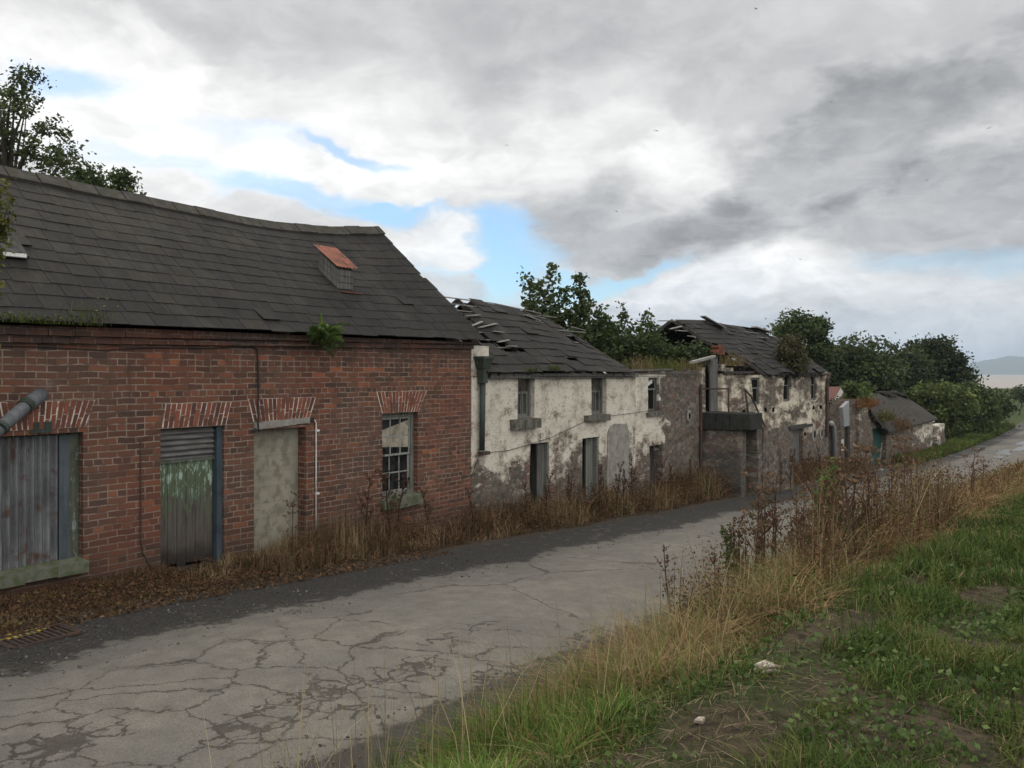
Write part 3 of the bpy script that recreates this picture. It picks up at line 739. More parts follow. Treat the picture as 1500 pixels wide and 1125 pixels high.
# vent with rusty lid
vb = MB(); A_ = P(494, 420, .55)
def rp(px, py, lo=0.):            # point on the brick roof's front slope
    best = None
    for k in range(400):
        Y = -.2 + k * .007; p = P(px, py, Y); e = b_ev(p.x); g = b_rg(p.x); z = e[1] + (g[1] - e[1]) * (Y - e[0]) / (g[0] - e[0])
        if best is None or abs(p.z - z) < best[0]: best = (abs(p.z - z), p)
    return best[1]
b0 = rp(495, 424); b1 = rp(519, 428); t0 = rp(461, 396)
w_ = b1.x - b0.x; y0, y1 = b0.y, t0.y; x0, x1 = b0.x, b0.x + max(w_, .30)
zs_ = lambda y: (lambda e, g: e[1] + (g[1] - e[1]) * (y - e[0]) / (g[0] - e[0]))(b_ev(x0), b_rg(x0))
hh = .36
vb.hexa([(x0, y0, zs_(y0) - .05), (x1, y0, zs_(y0) - .05), (x1, y1, zs_(y1) - .05), (x0, y1, zs_(y1) - .05), (x0, y0, zs_(y0) + hh), (x1, y0, zs_(y0) + hh), (x1, y1, zs_(y1) + hh * .95), (x0, y1, zs_(y1) + hh * .95)])
vent = vb.build('vent_box', 'dark_wood', rf)
m = MB()
for k in range(3):
    f0 = .02 + k * .11; m.hexa([(x0 - .012, y0 - .008, zs_(y0) + f0), (x0 - .003, y0 - .008, zs_(y0) + f0), (x0 - .003, y1, zs_(y1) + f0), (x0 - .012, y1, zs_(y1) + f0), (x0 - .012, y0 - .008, zs_(y0) + f0 + .10), (x0 - .003, y0 - .008, zs_(y0) + f0 + .10), (x0 - .003, y1, zs_(y1) + f0 + .10), (x0 - .012, y1, zs_(y1) + f0 + .10)])
    m.box(x0, x1, y0 - .012, y0 - .003, zs_(y0) + f0, zs_(y0) + f0 + .10)
m.build('boards', 'grey_wood', vent)
m = MB(); n = 24; vs = []; fs = []
for i in range(n + 1):
    x = x0 - .09 + (x1 - x0 + .20) * i / n; d = .013 * math.sin(i / n * 7 * 2 * math.pi)
    ja = rr(-.02, .02)
    vs += [(x, y0 - .07 + ja, zs_(y0 - .07) + hh + .075 + d), (x, y1 + .05, zs_(y1 + .05) + hh + .06 + d)]
for i in range(n): fs.append((2 * i, 2 * i + 2, 2 * i + 3, 2 * i + 1))
m.add(vs, fs); m.build('rusty_lid', 'rust_sheet', vent)
m = MB(); m.box(x0 - .03, x1 + .10, y0 - .13, y0 - .02, zs_(y0 - .1) + .02, zs_(y0 - .1) + .035); m.build('flashing', 'rust_sheet', vent)
# rooflight at the left edge
g0 = rp(40, 382); m = MB(); xx = g0.x
def onr(u, s, h):
    e = b_ev(u); g = b_rg(u); y = e[0] + (g[0] - e[0]) * s; z = e[1] + (g[1] - e[1]) * s; return (u, y - .66 * h, z + .75 * h)
sA = (g0.y + .22) / 2.83; sB = sA + .17
m.hexa([onr(xx - .75, sA, .02), onr(xx, sA, .02), onr(xx, sB, .02), onr(xx - .75, sB, .02), onr(xx - .75, sA, .07), onr(xx, sA, .07), onr(xx, sB, .07), onr(xx - .75, sB, .07)])
sk = m.build('rooflight', 'dark_wood', rf)
m = MB(); m.hexa([onr(xx - .69, sA + .012, .071), onr(xx - .06, sA + .012, .071), onr(xx - .06, sB - .012, .071), onr(xx - .69, sB - .012, .071), onr(xx - .69, sA + .012, .076), onr(xx - .06, sA + .012, .076), onr(xx - .06, sB - .012, .076), onr(xx - .69, sB - .012, .076)]); m.build('pane', 'dirty_glass', sk)
m = MB(); m.hexa([onr(xx - .75, sA - .006, .05), onr(xx - .03, sA - .006, .05), onr(xx - .03, sA + .004, .078), onr(xx - .75, sA + .004, .078), onr(xx - .75, sA - .006, .06), onr(xx - .03, sA - .006, .06), onr(xx - .03, sA + .004, .088), onr(xx - .75, sA + .004, .088)]); m.build('rooflight_rail', 'white_paint', sk)
# openings
m = MB(); corrugated(m, h_shut[0], h_shut[1] - .24, h_shut[2] + .03, h_shut[3] - .02, .10, .085, .022, jag=.03)
sp = m.build('shutter_sheet', 'zinc_sheet', bh)
m = MB(); m.box(h_shut[1] - .235, h_shut[1] - .115, .085, .12, h_shut[2] + .03, h_shut[3] - .03); m.build('plank', 'blue_plank', sp)
m = MB(); m.box(h_shut[1] - .11, h_shut[1] - .003, .10, .18, h_shut[2], h_shut[3] - .003); m.box(h_shut[0], h_shut[1] - .11, .13, .18, h_shut[3] - .07, h_shut[3] - .003); m.build('window_frame', 'green_frame', bh)
m = MB(); m.box(h_shut[0] - .0, h_shut[1], .25, .30, h_shut[2], h_shut[3]); m.build('backing', 'painted_shade', sp)
sill(bh, -330, 130, 831, 850, 'mossy_sill', .12, tilt=.02)
arch(bh, -120, 138, -90, 124, 589, 631, 26)
m = MB(); m.box(U(44), U(76), -.012, .02, Zp(60, 634), Zp(60, 618)); m.build('sign_bracket', 'green_iron', bh)
dz = Zp(280, 672)
m = MB(); corrugated(m, h_door[0] + .01, h_door[1] - .10, dz, h_door[3] - .015, .085, .072, .016, horiz=True); m.build('transom_sheet', 'grey_sheet', bh)
m = MB(); planks(m, h_door[0] + .03, h_door[1] - .10, h_door[2] + .05, dz - .01, .10, 6, .035, .08)
dl = m.build('door', 'peeling_door', bh)
m = MB(); m.box(h_door[0] + .01, h_door[1] - .09, .085, .135, dz - .045, dz - .005); m.build('door_rail', 'green_frame', dl)
m = MB(); m.box(h_door[1] - .09, h_door[1] - .004, .03, .16, h_door[2], h_door[3] - .004); m.build('door_jamb', 'blue_paint', bh)
m = MB(); m.box(h_door[0] + .002, h_door[0] + .03, .09, .16, h_door[2], dz); m.build('door_jamb', 'green_frame', bh)
m = MB(); m.box(h_door[0], h_door[1], .2, .24, h_door[2], h_door[3]); m.build('backing', 'painted_shade', dl)
arch(bh, 243, 338, 238, 330, 590, 625, 13)
m = MB(); n = 5
for r_ in range(11):
    z = h_blk[2] + .225 * r_
    for c_ in range(2):
        a = h_blk[0] + (h_blk[1] - h_blk[0]) * (c_ * .5 - (.25 if r_ % 2 else 0)); b = a + (h_blk[1] - h_blk[0]) * .5
        if r_ % 2 and c_ == 1: b = h_blk[1]
        a = max(a, h_blk[0]); b = min(b, h_blk[1])
        if z < h_blk[3]: m.box(a, b - .0025, .17 + rr(0, .003), .26, z, min(z + .2225, h_blk[3]))
m.build('blocked_doorway', 'blockwork', bh)
m = MB()
for i in range(8):
    a = U(371) + (U(452) - U(371)) * i / 8; b = U(371) + (U(452) - U(371)) * (i + 1) / 8; z = Zp(372 + 10 * i, 629 - 1.2 * i); m.box(a, b, -.035 + rr(-.008, .008), .16, z + rr(-.006, .006), z + .095 + rr(-.01, .01))
m.build('lintel', 'cement', bh)
arch(bh, 364, 462, 372, 452, 583, 616, 15)
w = window(bh, h_win, .10, 3, 2, 'sash_paint', .022, .5, 'old_frame', frame=.075)
sill(w, 563, 620, 727, 743, 'mossy_sill', .10, tilt=.02)
m = MB(); zz0 = h_win[2] + (h_win[3] - h_win[2]) * .58; zz1 = h_win[2] + (h_win[3] - h_win[2]) * .82
m.hexa([(h_win[0] + .11, .1275, zz0 + .03), (h_win[1] - .11, .1275, zz0 - .01), (h_win[1] - .11, .1305, zz0 - .01), (h_win[0] + .11, .1305, zz0 + .03), (h_win[0] + .11, .1275, zz1 - .03), (h_win[1] - .11, .1275, zz1 + .12), (h_win[1] - .11, .1305, zz1 + .12), (h_win[0] + .11, .1305, zz1 - .03)]); 
m.build('cream_board', 'cream_board', w)
arch(bh, 552, 624, 560, 613, 573, 604, 14)
# pipes and cables fixed to the brick wall
m = MB(); a = P(52, 584, -.02); b = P(36, 596, -.16); c_ = P(-60, 680, -.42); m.tube([P(60, 577, .06), a, b, c_], [.085, .083, .072, .072], 14)
fl = m.build('flue_pipe', 'flue_metal', bh, smooth=True)
m = MB(); m.tube([P(40, 591, -.12), P(35, 597, -.17)], .084, 14); m.build('collar', 'green_iron', fl); m = MB(); m.tube([P(4, 624, -.28), P(0, 628, -.30)], .080, 14); m.build('collar', 'green_iron', fl)
m = MB(); m.tube([P(206, 645, -.012), P(206, 790, -.012), P(209, 808, -.014), P(222, 832, -.03)], .009, 6); m.tube([P(206, 645, -.012), P(235, 628, -.012)], .004, 5); m.build('conduit', 'rusty_iron', bh)
m = MB(); pts = [P(x, y, -.02) for x, y in ((-40, 506), (60, 508), (150, 513), (215, 509), (300, 510), (372, 508))]; m.tube(pts, .006, 6)
m.tube([P(372, 508, -.02), P(377, 512, -.025), P(378.5, 560, -.03), P(378, 622, -.05), P(379, 632, -.05)], .012, 6); m.build('black_cable', 'black_cable', bh)
m = MB(); m.tube([P(374, 630, -.03), P(374, 630, -.09)], .028, 8); m.build('junction_box', 'black_cable', bh); m = MB(); m.tube([P(458, 614, .02), P(458, 614, -.05)], .03, 8); m.build('junction_box', 'black_cable', bh)
m = MB(); m.tube([P(458, 615, -.03), P(461, 615.5, -.03), P(463, 620, -.03), P(463, 660, -.03), P(463, 815, -.03)], .011, 8); pv = m.build('white_pipe', 'white_pvc', bh, smooth=True)
for y in (721, 629): m = MB(); m.box(U(461), U(465), -.05, 0, Zp(463, y + 3), Zp(463, y)); m.build('pipe_clip', 'white_pvc', pv)

# ------------------------------------------------------------------ 2. white cottage
CU0, CU1 = BU1 + .004, U(930)
wc = thing('white_cottage', 'derelict white rendered cottage with holes in its slate roof, beside the brick house', 'cottage', (15.6, 0, float(prof(15.6))))
w1 = hole(758, 783, 552, 613); w2 = hole(866, 888, 552, 608); d1 = hole(777, 805, 649, 800); d2 = hole(853, 877, 641, 790)
zt = EYE - .09
m = MB()
wall(m, CU0, CU1, -2.2, lambda u: zt if u > U(716) else zt + .62, [w1, w2, d1, d2], front(), .48, cell=.11, rough=.014, seed=4)
wz = lambda y: float(np.interp(y, [0, 2.2, 4.6], [zt, EYE + 1.62, zt]))
wall(m, .5, 4.6, -2.2, lambda y: wz(y) - .5, [], side(CU1 - .4), .38, cell=.2, rough=.0, snap=True)
wall(m, .5, 4.6, -2.2, lambda y: zt, [], side(CU0), .3, cell=.3, rough=.0, snap=True)
wall(m, CU0, CU1, -2.2, lambda u: zt, [], front(4.6), .4, cell=.5, rough=.0)
m.build('wall', 'lime_render', wc)
c_rg = [(P(x, y, 2.2).x, P(x, y, 2.2).z) for x, y in ((640, 431), (668, 434), (735, 444), (790, 457), (812, 470), (835, 484))]
def w_rg(u): return (2.2, float(np.interp(u, [e[0] for e in c_rg], [e[1] for e in c_rg])))
def w_ev(u): return (-.2, EYE + .02 + .02 * math.sin(u * 1.3))
REND = U(930, -.2)
def wrp(px, py, lift=.05):
    best = None
    for k in range(300):
        Y = -.2 + k * .008; p = P(px, py, Y); e = w_ev(p.x); g = w_rg(p.x); z = e[1] + (g[1] - e[1]) * (Y - e[0]) / 2.4
        if best is None or abs(p.z - z - lift) < best[0]: best = (abs(p.z - z - lift), p)
    return best[1]
LV = [wrp(x, y).x for x, y in ((722, 506), (706, 479), (691, 455), (670, 436))]; print('LV', LV)
def skipw(u, s, q):
    left = float(np.interp(s, [.1, .35, .55, .8, 1.], [12.9, LV[0], LV[1], LV[2], LV[3]])) + .3 * (float(vn(s * 9., 1.)) - .3)       # slates gone along the left verge
    if u < left and s > .18: return True
    if s > .93 - .25 * float(sst(u, 15.6, 18.8)) + .13 * (float(vn(u * 2.1, 5.)) - .5): return True
    if float(vn(u * 1.7 + 3.2, s * 7.)) > .83: return True
    for (a, b, x, y) in ((14.55, 14.85, .80, .90), (15.0, 15.35, .52, .6), (13.6, 14.2, .26, .42), (14.4, 14.75, .22, .33), (17.0, 17.5, .70, .8), (17.3, 17.8, .52, .58), (13.5, 13.9, .42, .52)):
        if a < u < b and x < s < y: return True
    return q.random() < .012
m = MB(); slates(m, CU0 + .25, REND, w_ev, w_rg, 10, .46, skipw, jit=1.9, seed=9, lift=.018, tone=.10)
slates(m, CU0 + 1.6, REND, lambda u: (4.9, EYE + .0), w_rg, 8, .5, lambda u, s, q: u < CU0 + 1.8 + 1.2 * s or s > .93, jit=1.5, seed=10)
wr = m.build('roof', 'slate', wc)
m = MB()
for k in range(13):
    u = CU0 + .2 + k * .52; e = w_ev(u); g = w_rg(u)
    m.bar((u, e[0] + .1, e[1] - .05), (u, g[0], g[1] - .09 - (.0 if 1 < k else .1)), .06, .09)
    m.bar((u, 4.8, EYE - .03), (u, g[0], g[1] - .09), .06, .09)
m.build('rafters', 'dark_wood', wr)
m = MB()
for k in range(11):
    s = (k + .3) / 10.5; a = CU0 + .35 + rr(.0, .5) + s * 1.0; b = REND - rr(.05, .5) - .6 * s * s
    e, g = w_ev(a), w_rg(a); e2, g2 = w_ev(b), w_rg(b)
    um = a
    while um < b - .2:
        u2 = min(um + rr(1.2, 2.4), b)
        pa = w_ev(um); pb = w_rg(um); pc = w_ev(u2); pd = w_rg(u2)
        m.bar((um, pa[0] + (pb[0] - pa[0]) * s, pa[1] + (pb[1] - pa[1]) * s - .012), (u2, pc[0] + (pd[0] - pc[0]) * s, pc[1] + (pd[1] - pc[1]) * s - .012), .045, .02)
        um = u2 + .02
# loose battens sticking out at the broken edges
for (xa, ya, xb, yb) in ((682, 463, 703, 461), (684, 448, 692, 450), (701, 480, 727, 474), (690, 478, 706, 471), (730, 501, 745, 498), (722, 485, 738, 487), (742, 507, 756, 507), (790, 462, 814, 465), (820, 484, 857, 487), (838, 479, 856, 484), (776, 463, 792, 470), (768, 461, 782, 466)):
    m.bar(wrp(xa, ya), wrp(xb, yb, .07), .07, .022)
m.build('battens', 'pale_batten', wr)
m = MB(); m.box(CU0 + .5, CU1, -.10, -.02, zt - .01, zt + .09); m.box(CU0 + .5, CU1, -.012, .3, zt + .005, zt + .08); m.build('wall_plate', 'grey_wood', wc)
m = MB(); m.box(CU0 + .35, CU1 - .5, .5, 4.5, -.3, -.2); m.build('floor', 'interior', wc)
m = MB(); m.box(CU0 + .4, CU1 - .5, 1.6, 1.68, -2, EYE + 1.02); m.build('dark_screen', 'painted_shade', wc)  # added near-black screen, hides the sky behind the roof holes
for h, sx in ((w1, (755, 793, 614, 628)), (w2, (862, 895, 608, 617))):
    w = window(wc, h, .10, 3, 1, 'old_frame', .030, .62, 'old_frame', frame=.05, up=False, pane=None)
    sill(w, *sx, 'grey_sill', .13)
    m = MB(); m.box(h[0] + .05, h[1] - .06, .24, .26, h[2], h[2] + .42); m.bar((h[0] + .3, .16, h[2] + .08), (h[0] + .34, .16, h[2] + .66), .04, .03); m.build('board', 'grey_wood', w)
m = MB(); planks(m, d1[0] + .42, d1[1] - .06, d1[2], d1[3] - .03, .10, 3, .04, .02); dd = m.build('door', 'grey_wood', wc)
m = MB(); m.box(d1[1] - .05, d1[1] - .003, .02, .45, d1[2], d1[3]); m.build('door_jamb', 'old_frame', wc)
m = MB(); m.box(d2[1] - .05, d2[1] - .003, .02, .45, d2[2], d2[3]); planks(m, d2[0] + .38, d2[1] - .06, d2[2], d2[3] - .03, .12, 3, .04, .02); dd = m.build('door', 'old_frame', wc)
# grey cement rendering over a closed doorway
m = MB(); x0, x1 = U(889), U(921); z0, z1 = Zp(905, 770), Zp(905, 620); n = 12
vs = [(x0 + .00 + (vn(k * .8, 1.) - .5) * .05, -.022, z0 + (z1 - z0 - .18) * k / n) for k in range(n + 1)] + [(x0 + .12, -.022, z1 - .05), (x0 + .35, -.022, z1), ((x0 + x1) / 2 + .15, -.022, z1 - .02), (x1 - .14, -.022, z1 - .04)] + [(x1 + (vn(k * .8, 9.) - .5) * .06, -.022, z0 + (z1 - z0 - .22) * k / n) for k in range(n, -1, -1)]
k = len(vs); m.add(vs + [(p[0], .03, p[2]) for p in vs], [tuple(range(k - 1, -1, -1))] + [(i, (i + 1) % k, k + (i + 1) % k, k + i) for i in range(k)]); m.build('cement_patch', 'cement', wc)
m = MB(); m.tube([P(707.5, 548, -.09), P(706, 660, -.09)], .055, 12); dp = m.build('downpipe', 'green_iron', wc, smooth=True)
m = MB(); q = P(707, 532, -.1)
m.hexa([(q.x - .09, q.y - .09, q.z - .10), (q.x + .09, q.y - .09, q.z - .10), (q.x + .09, q.y + .09, q.z - .10), (q.x - .09, q.y + .09, q.z - .10), (q.x - .15, q.y - .14, q.z + .08), (q.x + .15, q.y - .14, q.z + .08), (q.x + .15, q.y + .1, q.z + .08), (q.x - .15, q.y + .1, q.z + .08)])
m.box(q.x - .17, q.x + .17, q.y - .16, q.y + .1, q.z + .083, q.z + .13); m.box(q.x - .07, q.x + .07, q.y - .07, q.y + .07, q.z - .38, q.z - .103); m.build('hopper', 'green_iron', dp)
m = MB(); pts = [P(x, y, -.03) for x, y in ((690, 700), (703, 664), (745, 660), (805, 642), (862, 615))] + [P(x, y, -.03) for x, y in ((880, 611), (928, 605))]; m.tube(pts, .006, 5); m.tube([P(690, 551, -.02), P(800, 551, -.12), P(928, 551, -.12)], .006, 5); m.build('black_cable', 'black_cable', wc)
m = MB(); m.box(U(700), U(711), -.12, 0, Zp(706, 666), Zp(706, 661)); m.build('pipe_bracket', 'rusty_iron', wc)

# ------------------------------------------------------------------ 3. roofless middle cottage
RU0, RU1 = CU1 + .004, U(1028)
rc = thing('roofless_cottage', 'roofless cottage of patchy render and bare brick with plants growing inside its walls', 'ruin', (21.2, 0, float(prof(21.2))))
w3 = hole(950, 966, 553, 604); d4 = hole(952, 970, 652, 760)
rtop = lambda u: EYE - .04 + .16 * (float(vn(u * 3.1, 2.)) - .5) + .14 * float(sst(u, 20.5, 21.5)) - .5 * float(sst(u, RU1 - .35, RU1))
m = MB(); wall(m, RU0, RU1, -2.2, rtop, [w3, d4], front(), .48, cell=.09, rough=.022, seed=8)
wall(m, .5, 4.6, -2.2, lambda y: EYE - .35 + .3 * float(vn(y * 2., 4.)), [], side(RU1 - .4), .4, cell=.2, rough=.0)
wall(m, RU0, RU1, -2.2, lambda u: EYE - .3 + .3 * float(vn(u * 2., 6.)), [], front(4.6), .4, cell=.3, rough=.0)
m.build('wall', 'patchy_render', rc)
m = MB(); m.box(RU0 + .05, RU1 - .5, .5, 4.5, -1.7, -1.6); m.box(RU0 + .1, RU1 - .5, 1.2, 1.3, -2, EYE - .9); m.build('dark_fill', 'painted_shade', rc)  # near-black floor block and upright sheet, painted as the shade inside the ruin
w = window(rc, w3, .08, 1, 1, 'old_frame', .03, .66, 'grey_wood', frame=.05, pane='painted_shade', up=True, low=True)  # panes are near-black sheets painted for the dark room, not glass
sill(w, 950, 969, 604, 610, 'grey_sill', .06)
m = MB(); m.bar((w3[0] + .1, .085, w3[2] + .75), (w3[0] + .36, .085, w3[2] + .83), .03, .10); m.build('board', 'white_paint', w)
m = MB(); planks(m, d4[0] + .02, d4[1] - .02, d4[2], d4[3] - .55, .2, 3, .04, .02); m.box(d4[0], d4[1], .26, .3, d4[2], d4[3]); m.build('door', 'dark_wood', rc)
m = MB(); m.box(RU0, U(1026), -.02, .5, EYE - .02, EYE + .02, ); m.bar(P(905, 543, -.05), P(985, 541, -.05), .06, .05); m.build('wall_plate', 'grey_wood', rc)
m = MB(); m.tube([P(930, 605, -.03), P(975, 597, -.03)], .006, 5); m.tube([P(930, 551, -.06), P(1012, 552, -.06)], .006, 5); m.build('black_cable', 'black_cable', rc)
def ring(root, px, py, r, Y=-.012, mm='cement', name='putlog_hole'):
    c = P(px, py, Y); m = MB(); n = 20; vs = []; fs = []
    for k in range(n):
        q = 2 * math.pi * k / n; w_ = 1 + .25 * (vn(k * 1.1, px) - .5)
        vs += [(c.x + r * .45 * math.cos(q), Y - .02, c.z + r * .62 * math.sin(q)), (c.x + r * w_ * math.cos(q), Y, c.z + r * w_ * math.sin(q))]
    for k in range(n): j = (k + 1) % n; fs.append((2 * k, 2 * k + 1, 2 * j + 1, 2 * j))
    m.add(vs, fs); o = m.build(name, mm, root)
    m = MB(); m.tube([(c.x, Y - .012, c.z), (c.x, Y + .02, c.z)], r * .42, 12); m.build('hole', 'painted_shade', o)  # near-black disc, the shade of the hole put into its colour
ring(rc, 1009.5, 609, .17)

# ------------------------------------------------------------------ 4. end cottage
EU0, EU1 = U(1028) + .004, U(1213)
ec = thing('end_cottage', 'end cottage of decayed white render with three small upper windows and broken slates', 'cottage', (31, 0, float(prof(31))))
dA = hole(1034, 1057, 524, 604); wA = hole(1101, 1114, 553, 592); wB = hole(1148, 1158, 549, 588); wC = hole(1188, 1196, 549, 586)
dB = hole(1160, 1177, 627, 740); oB = hole(1118, 1126, 634, 660)
eup = [U(1028), U(1043), U(1060), U(1075), U(1095), U(1116), EU1]
etop = lambda u: float(np.interp(u, eup, [EYE + .15, EYE + .40, EYE + .28, EYE + .05, EYE - .02, EYE - .05, EYE + .02])) + (.16 * (float(vn(u * 3.3, 7.)) - .5) if u < 28.5 else 0)
ez0 = -3.0
m = MB(); wall(m, EU0, EU1, ez0, etop, [dA, wA, wB, wC, dB, oB], front(), .5, cell=.12, rough=.03, seed=12)
egz = lambda y: float(np.interp(y, [0, 2.4, 4.8], [EYE, EYE + 1.75, EYE]))
wall(m, .52, 4.8, ez0, egz, [], side(EU1 - .45), .43, cell=.25, rough=.0, snap=True)
wall(m, .52, 4.8, ez0, lambda y: EYE - .3, [], side(EU0), .4, cell=.25, rough=.0)
wall(m, EU0, EU1, ez0, lambda u: EYE, [], front(4.8), .4, cell=.5, rough=.0)
m.build('wall', 'decayed_render', ec)
m = MB(); m.box(EU0 + .5, EU1 - .5, 1.7, 1.8, ez0, EYE - .15); m.build('dark_screen', 'painted_shade', ec)  # near-black sheet standing in for the unlit inside
e_r = [(P(x, y, 2.4).x, P(x, y, 2.4).z) for x, y in ((960, 468), (985, 468), (1035, 469), (1062, 475), (1085, 478), (1100, 480), (1129, 487))]
def e_rg(u): return (2.4, float(np.interp(u, [q[0] for q in e_r], [q[1] for q in e_r])))
def e_ev(u): return (-.2, EYE + .02 - .10 * math.exp(-((u - 29.2) / .8) ** 2) + .03 * math.sin(u * 1.1))
EL0 = P(985, 468, 2.4).x - .1
def verge_u(s): return float(np.interp(s, [0, .12, .35, .6, .85, 1], [U(1119, -.2), U(1112, .1), P(1075, 520, .65).x, P(1035, 500, 1.25).x, P(1010, 484, 1.9).x, EL0]))
def skipe(u, s, q):
    if u < verge_u(s) + .15 * (float(vn(s * 11., 3.)) - .5): return True
    if u > 33.2 and s > .93 - .2 * float(vn(u * 2., 8.)): return True
    for (a, b, x, y) in ((29.6, 30.1, .42, .48), (30.4, 30.7, .33, .4), (33.0, 33.9, .80, .88), (33.4, 34.0, .66, .72), (34.2, 34.6, .5, .55)):
        if a < u < b and x < s < y: return True
    return q.random() < .02
ER = U(1214, -.2)
m = MB(); slates(m, EL0 - .2, ER, e_ev, e_rg, 11, .5, skipe, jit=1.8, seed=14, lift=.02, tone=.05)
slates(m, EL0, ER, lambda u: (5.0, EYE), e_rg, 8, .55, None, jit=1.5, seed=15)
er = m.build('roof', 'slate', ec)
m = MB(); u = EL0 + .15
while u < ER - .1:
    s0 = 0
    for k in range(40):
        if verge_u(k / 40) <= u: s0 = k / 40; break
    e, g = e_ev(u), e_rg(u)
    m.bar((u, e[0] + (g[0] - e[0]) * s0, e[1] + (g[1] - e[1]) * s0 - .07), (u, g[0], g[1] - .09), .06, .09); m.bar((u, 4.95, EYE - .06), (u, g[0], g[1] - .09), .06, .09); u += .62
m.build('rafters', 'dark_wood', er)
m = MB()
def erp(px, py, lift=.06):
    best = None
    for k in range(300):
        Y = -.2 + k * .0087; p = P(px, py, Y); e = e_ev(p.x); g = e_rg(p.x); z = e[1] + (g[1] - e[1]) * (Y - e[0]) / 2.6
        if best is None or abs(p.z - z - lift) < best[0]: best = (abs(p.z - z - lift), p)
    return best[1]
for (xa, ya, xb, yb, w_) in ((982, 482, 998, 478, .10), (990, 484, 1005, 485, .09), (1008, 492, 1018, 494, .08), (966, 470, 988, 470, .14), (1092, 486, 1110, 488, .07), (1108, 494, 1125, 495, .06), (1083, 511, 1088, 514, .08)):
    m = MB(); m.bar(erp(xa, ya), erp(xb, yb), w_, .03); m.build('batten', 'pale_batten', er)
m = MB(); m.bar(erp(1029, 463, .20), erp(1060, 481, .12), .30, .03); m.build('ridge_board', 'pale_batten', er); m = MB(); m.bar(erp(1104, 479, .12), erp(1130, 487, .12), .25, .05); m.build('ridge_board', 'pale_batten', er)
m = MB()
vg = [(verge_u(s) - .02, -.2 + 2.6 * s, e_ev(verge_u(s))[1] + (e_rg(verge_u(s))[1] - e_ev(verge_u(s))[1]) * s - .03) for s in (0, .2, .4, .6, .8, 1)]
for a, b in zip(vg[:-1], vg[1:]): m.bar(a, b, .05, .10)
m.bar((EL0 - .05, 2.4, e_rg(EL0)[1] - .06), (EL0 - .05, 5.0, EYE), .05, .1)
m.build('verge_board', 'dark_wood', er)
m = MB(); wall(m, .3, 4.7, EYE - .6, lambda y: float(np.interp(y, [0, 1.2, 2.4, 4.8], [EYE + .1, EYE + .75, EYE + .9, EYE + .1])), [], side(EL0 + 1.2), .1, cell=.2, snap=True); m.build('attic_shade', 'painted_shade', er)  # near-black sheet painted as the shade of the open attic
m = MB(); m.box(U(1057), U(1100), -.10, .3, EYE + .0, EYE + .07); m.box(U(1118), ER, -.14, -.04, EYE - .07, EYE + .0); m.build('wall_plate', 'dark_wood', ec)
for h in (wA, wB, wC):
    w = window(ec, h, .06, 1, 1, 'old_frame', .028, .60, 'grey_wood', frame=.035, pane='painted_shade')  # near-black sheets in place of glass, painted as dark interior
m = MB(); m.box(dA[0] + .52 * (dA[1] - dA[0]), dA[1] - .02, .12, .17, dA[2], dA[3] - .02); m.build('door', 'grey_wood', ec)
m = MB(); m.box(dA[0], dA[1], .42, .46, dA[2], dA[3]); m.build('door_backing', 'dark_wood', ec)
m = MB(); m.bar(P(1013, 531, -.35), P(1046, 522, -.1), .12, .07); m.build('lintel', 'pale_batten', ec)
m = MB(); planks(m, dB[0], dB[1], dB[2], dB[3], .16, 2, .04, .0); m.build('door', 'grey_wood', ec)
m = MB(); m.box(dB[0] - .5, dB[1] + .4, -.03, .1, dB[3] + .01, dB[3] + .13); m.bar(P(1157, 629, -.04), P(1190, 622, -.04), .06, .1); m.build('lintel', 'dark_wood', ec)
m = MB(); m.box(oB[0], oB[1], .3, .34, oB[2], oB[3]); m.build('backing', 'painted_shade', ec)
for (px, py, r) in ((1193, 636, .33), (1203.5, 634, .28)): ring(ec, px, py, r, -.03)
for (px, py) in ((1121.5, 600), (1132.5, 600), (1191.5, 597), (1202.5, 596), (1090, 604), (1179, 636)):
    c = P(px, py, -.02); m = MB(); m.tube([(c.x, -.045, c.z), (c.x, .02, c.z)], .085, 10); m.build('putlog_hole', 'painted_shade', ec)  # near-black plug drawn for the shade in each hole
m = MB(); m.tube([P(1215, 549, -.08), P(1212, 556, -.08), P(1211.5, 640, -.08)], .07, 8); m.tube([P(1203, 548, -.2), P(1216, 548, -.2)], .06, 8); m.build('downpipe', 'rusty_iron', ec)
# landing with outside steps
lp = thing('stone_landing', 'dark stone landing block with concrete slab and outside steps, against the ruined cottages', 'landing', (24, -1, float(prof(24))))
LU0 = U(1028) - .05; SU_ = LU0 + .96; z_s0, z_s1 = Zp(1028, 628), Zp(1028, 604)
m = MB(); wall(m, .03, 1.22, -2.5, lambda y: z_s0 - .01, [], (lambda s, d, z: (LU0 + d, -s, z)), .4, cell=.12, rough=.035, seed=20)
m.build('wall', 'dark_stone', lp)
m = MB(); m.box(LU0 + .42, SU_ - .01, -.5, -.02, -2.5, z_s0 - .03); m.build('recess_shade', 'painted_shade', lp)  # solid near-black box painted as the shade under the slab
m = MB(); n = 7
for i in range(n):
    y0 = -.03 - 1.49 * i / n; y1 = -.03 - 1.49 * (i + 1) / n
    m.box(LU0 - .06 + rr(-.01, .01), LU0 + .95, y1 + .001, y0, z_s0 + rr(-.02, .02), z_s1 + rr(-.01, .01))
m.build('slab', 'black_concrete', lp, bevel=.02)
SU = LU0 + .96; rs = [SU + .42 * i for i in range(9)]
m = MB()
for i in range(8):
    zt_ = z_s1 - .02 - (i + 1) * .22
    wall(m, SU + .42 * i, SU + .42 * (i + 1) - .002, -2.5, lambda u: zt_, [], front(-1.38 + rr(-.02, .02)), 1.36, cell=.14, rough=.03, seed=30 + i)
m.build('steps', 'rubble', lp)
m = MB(); px0 = P(1026, 565, -.04)
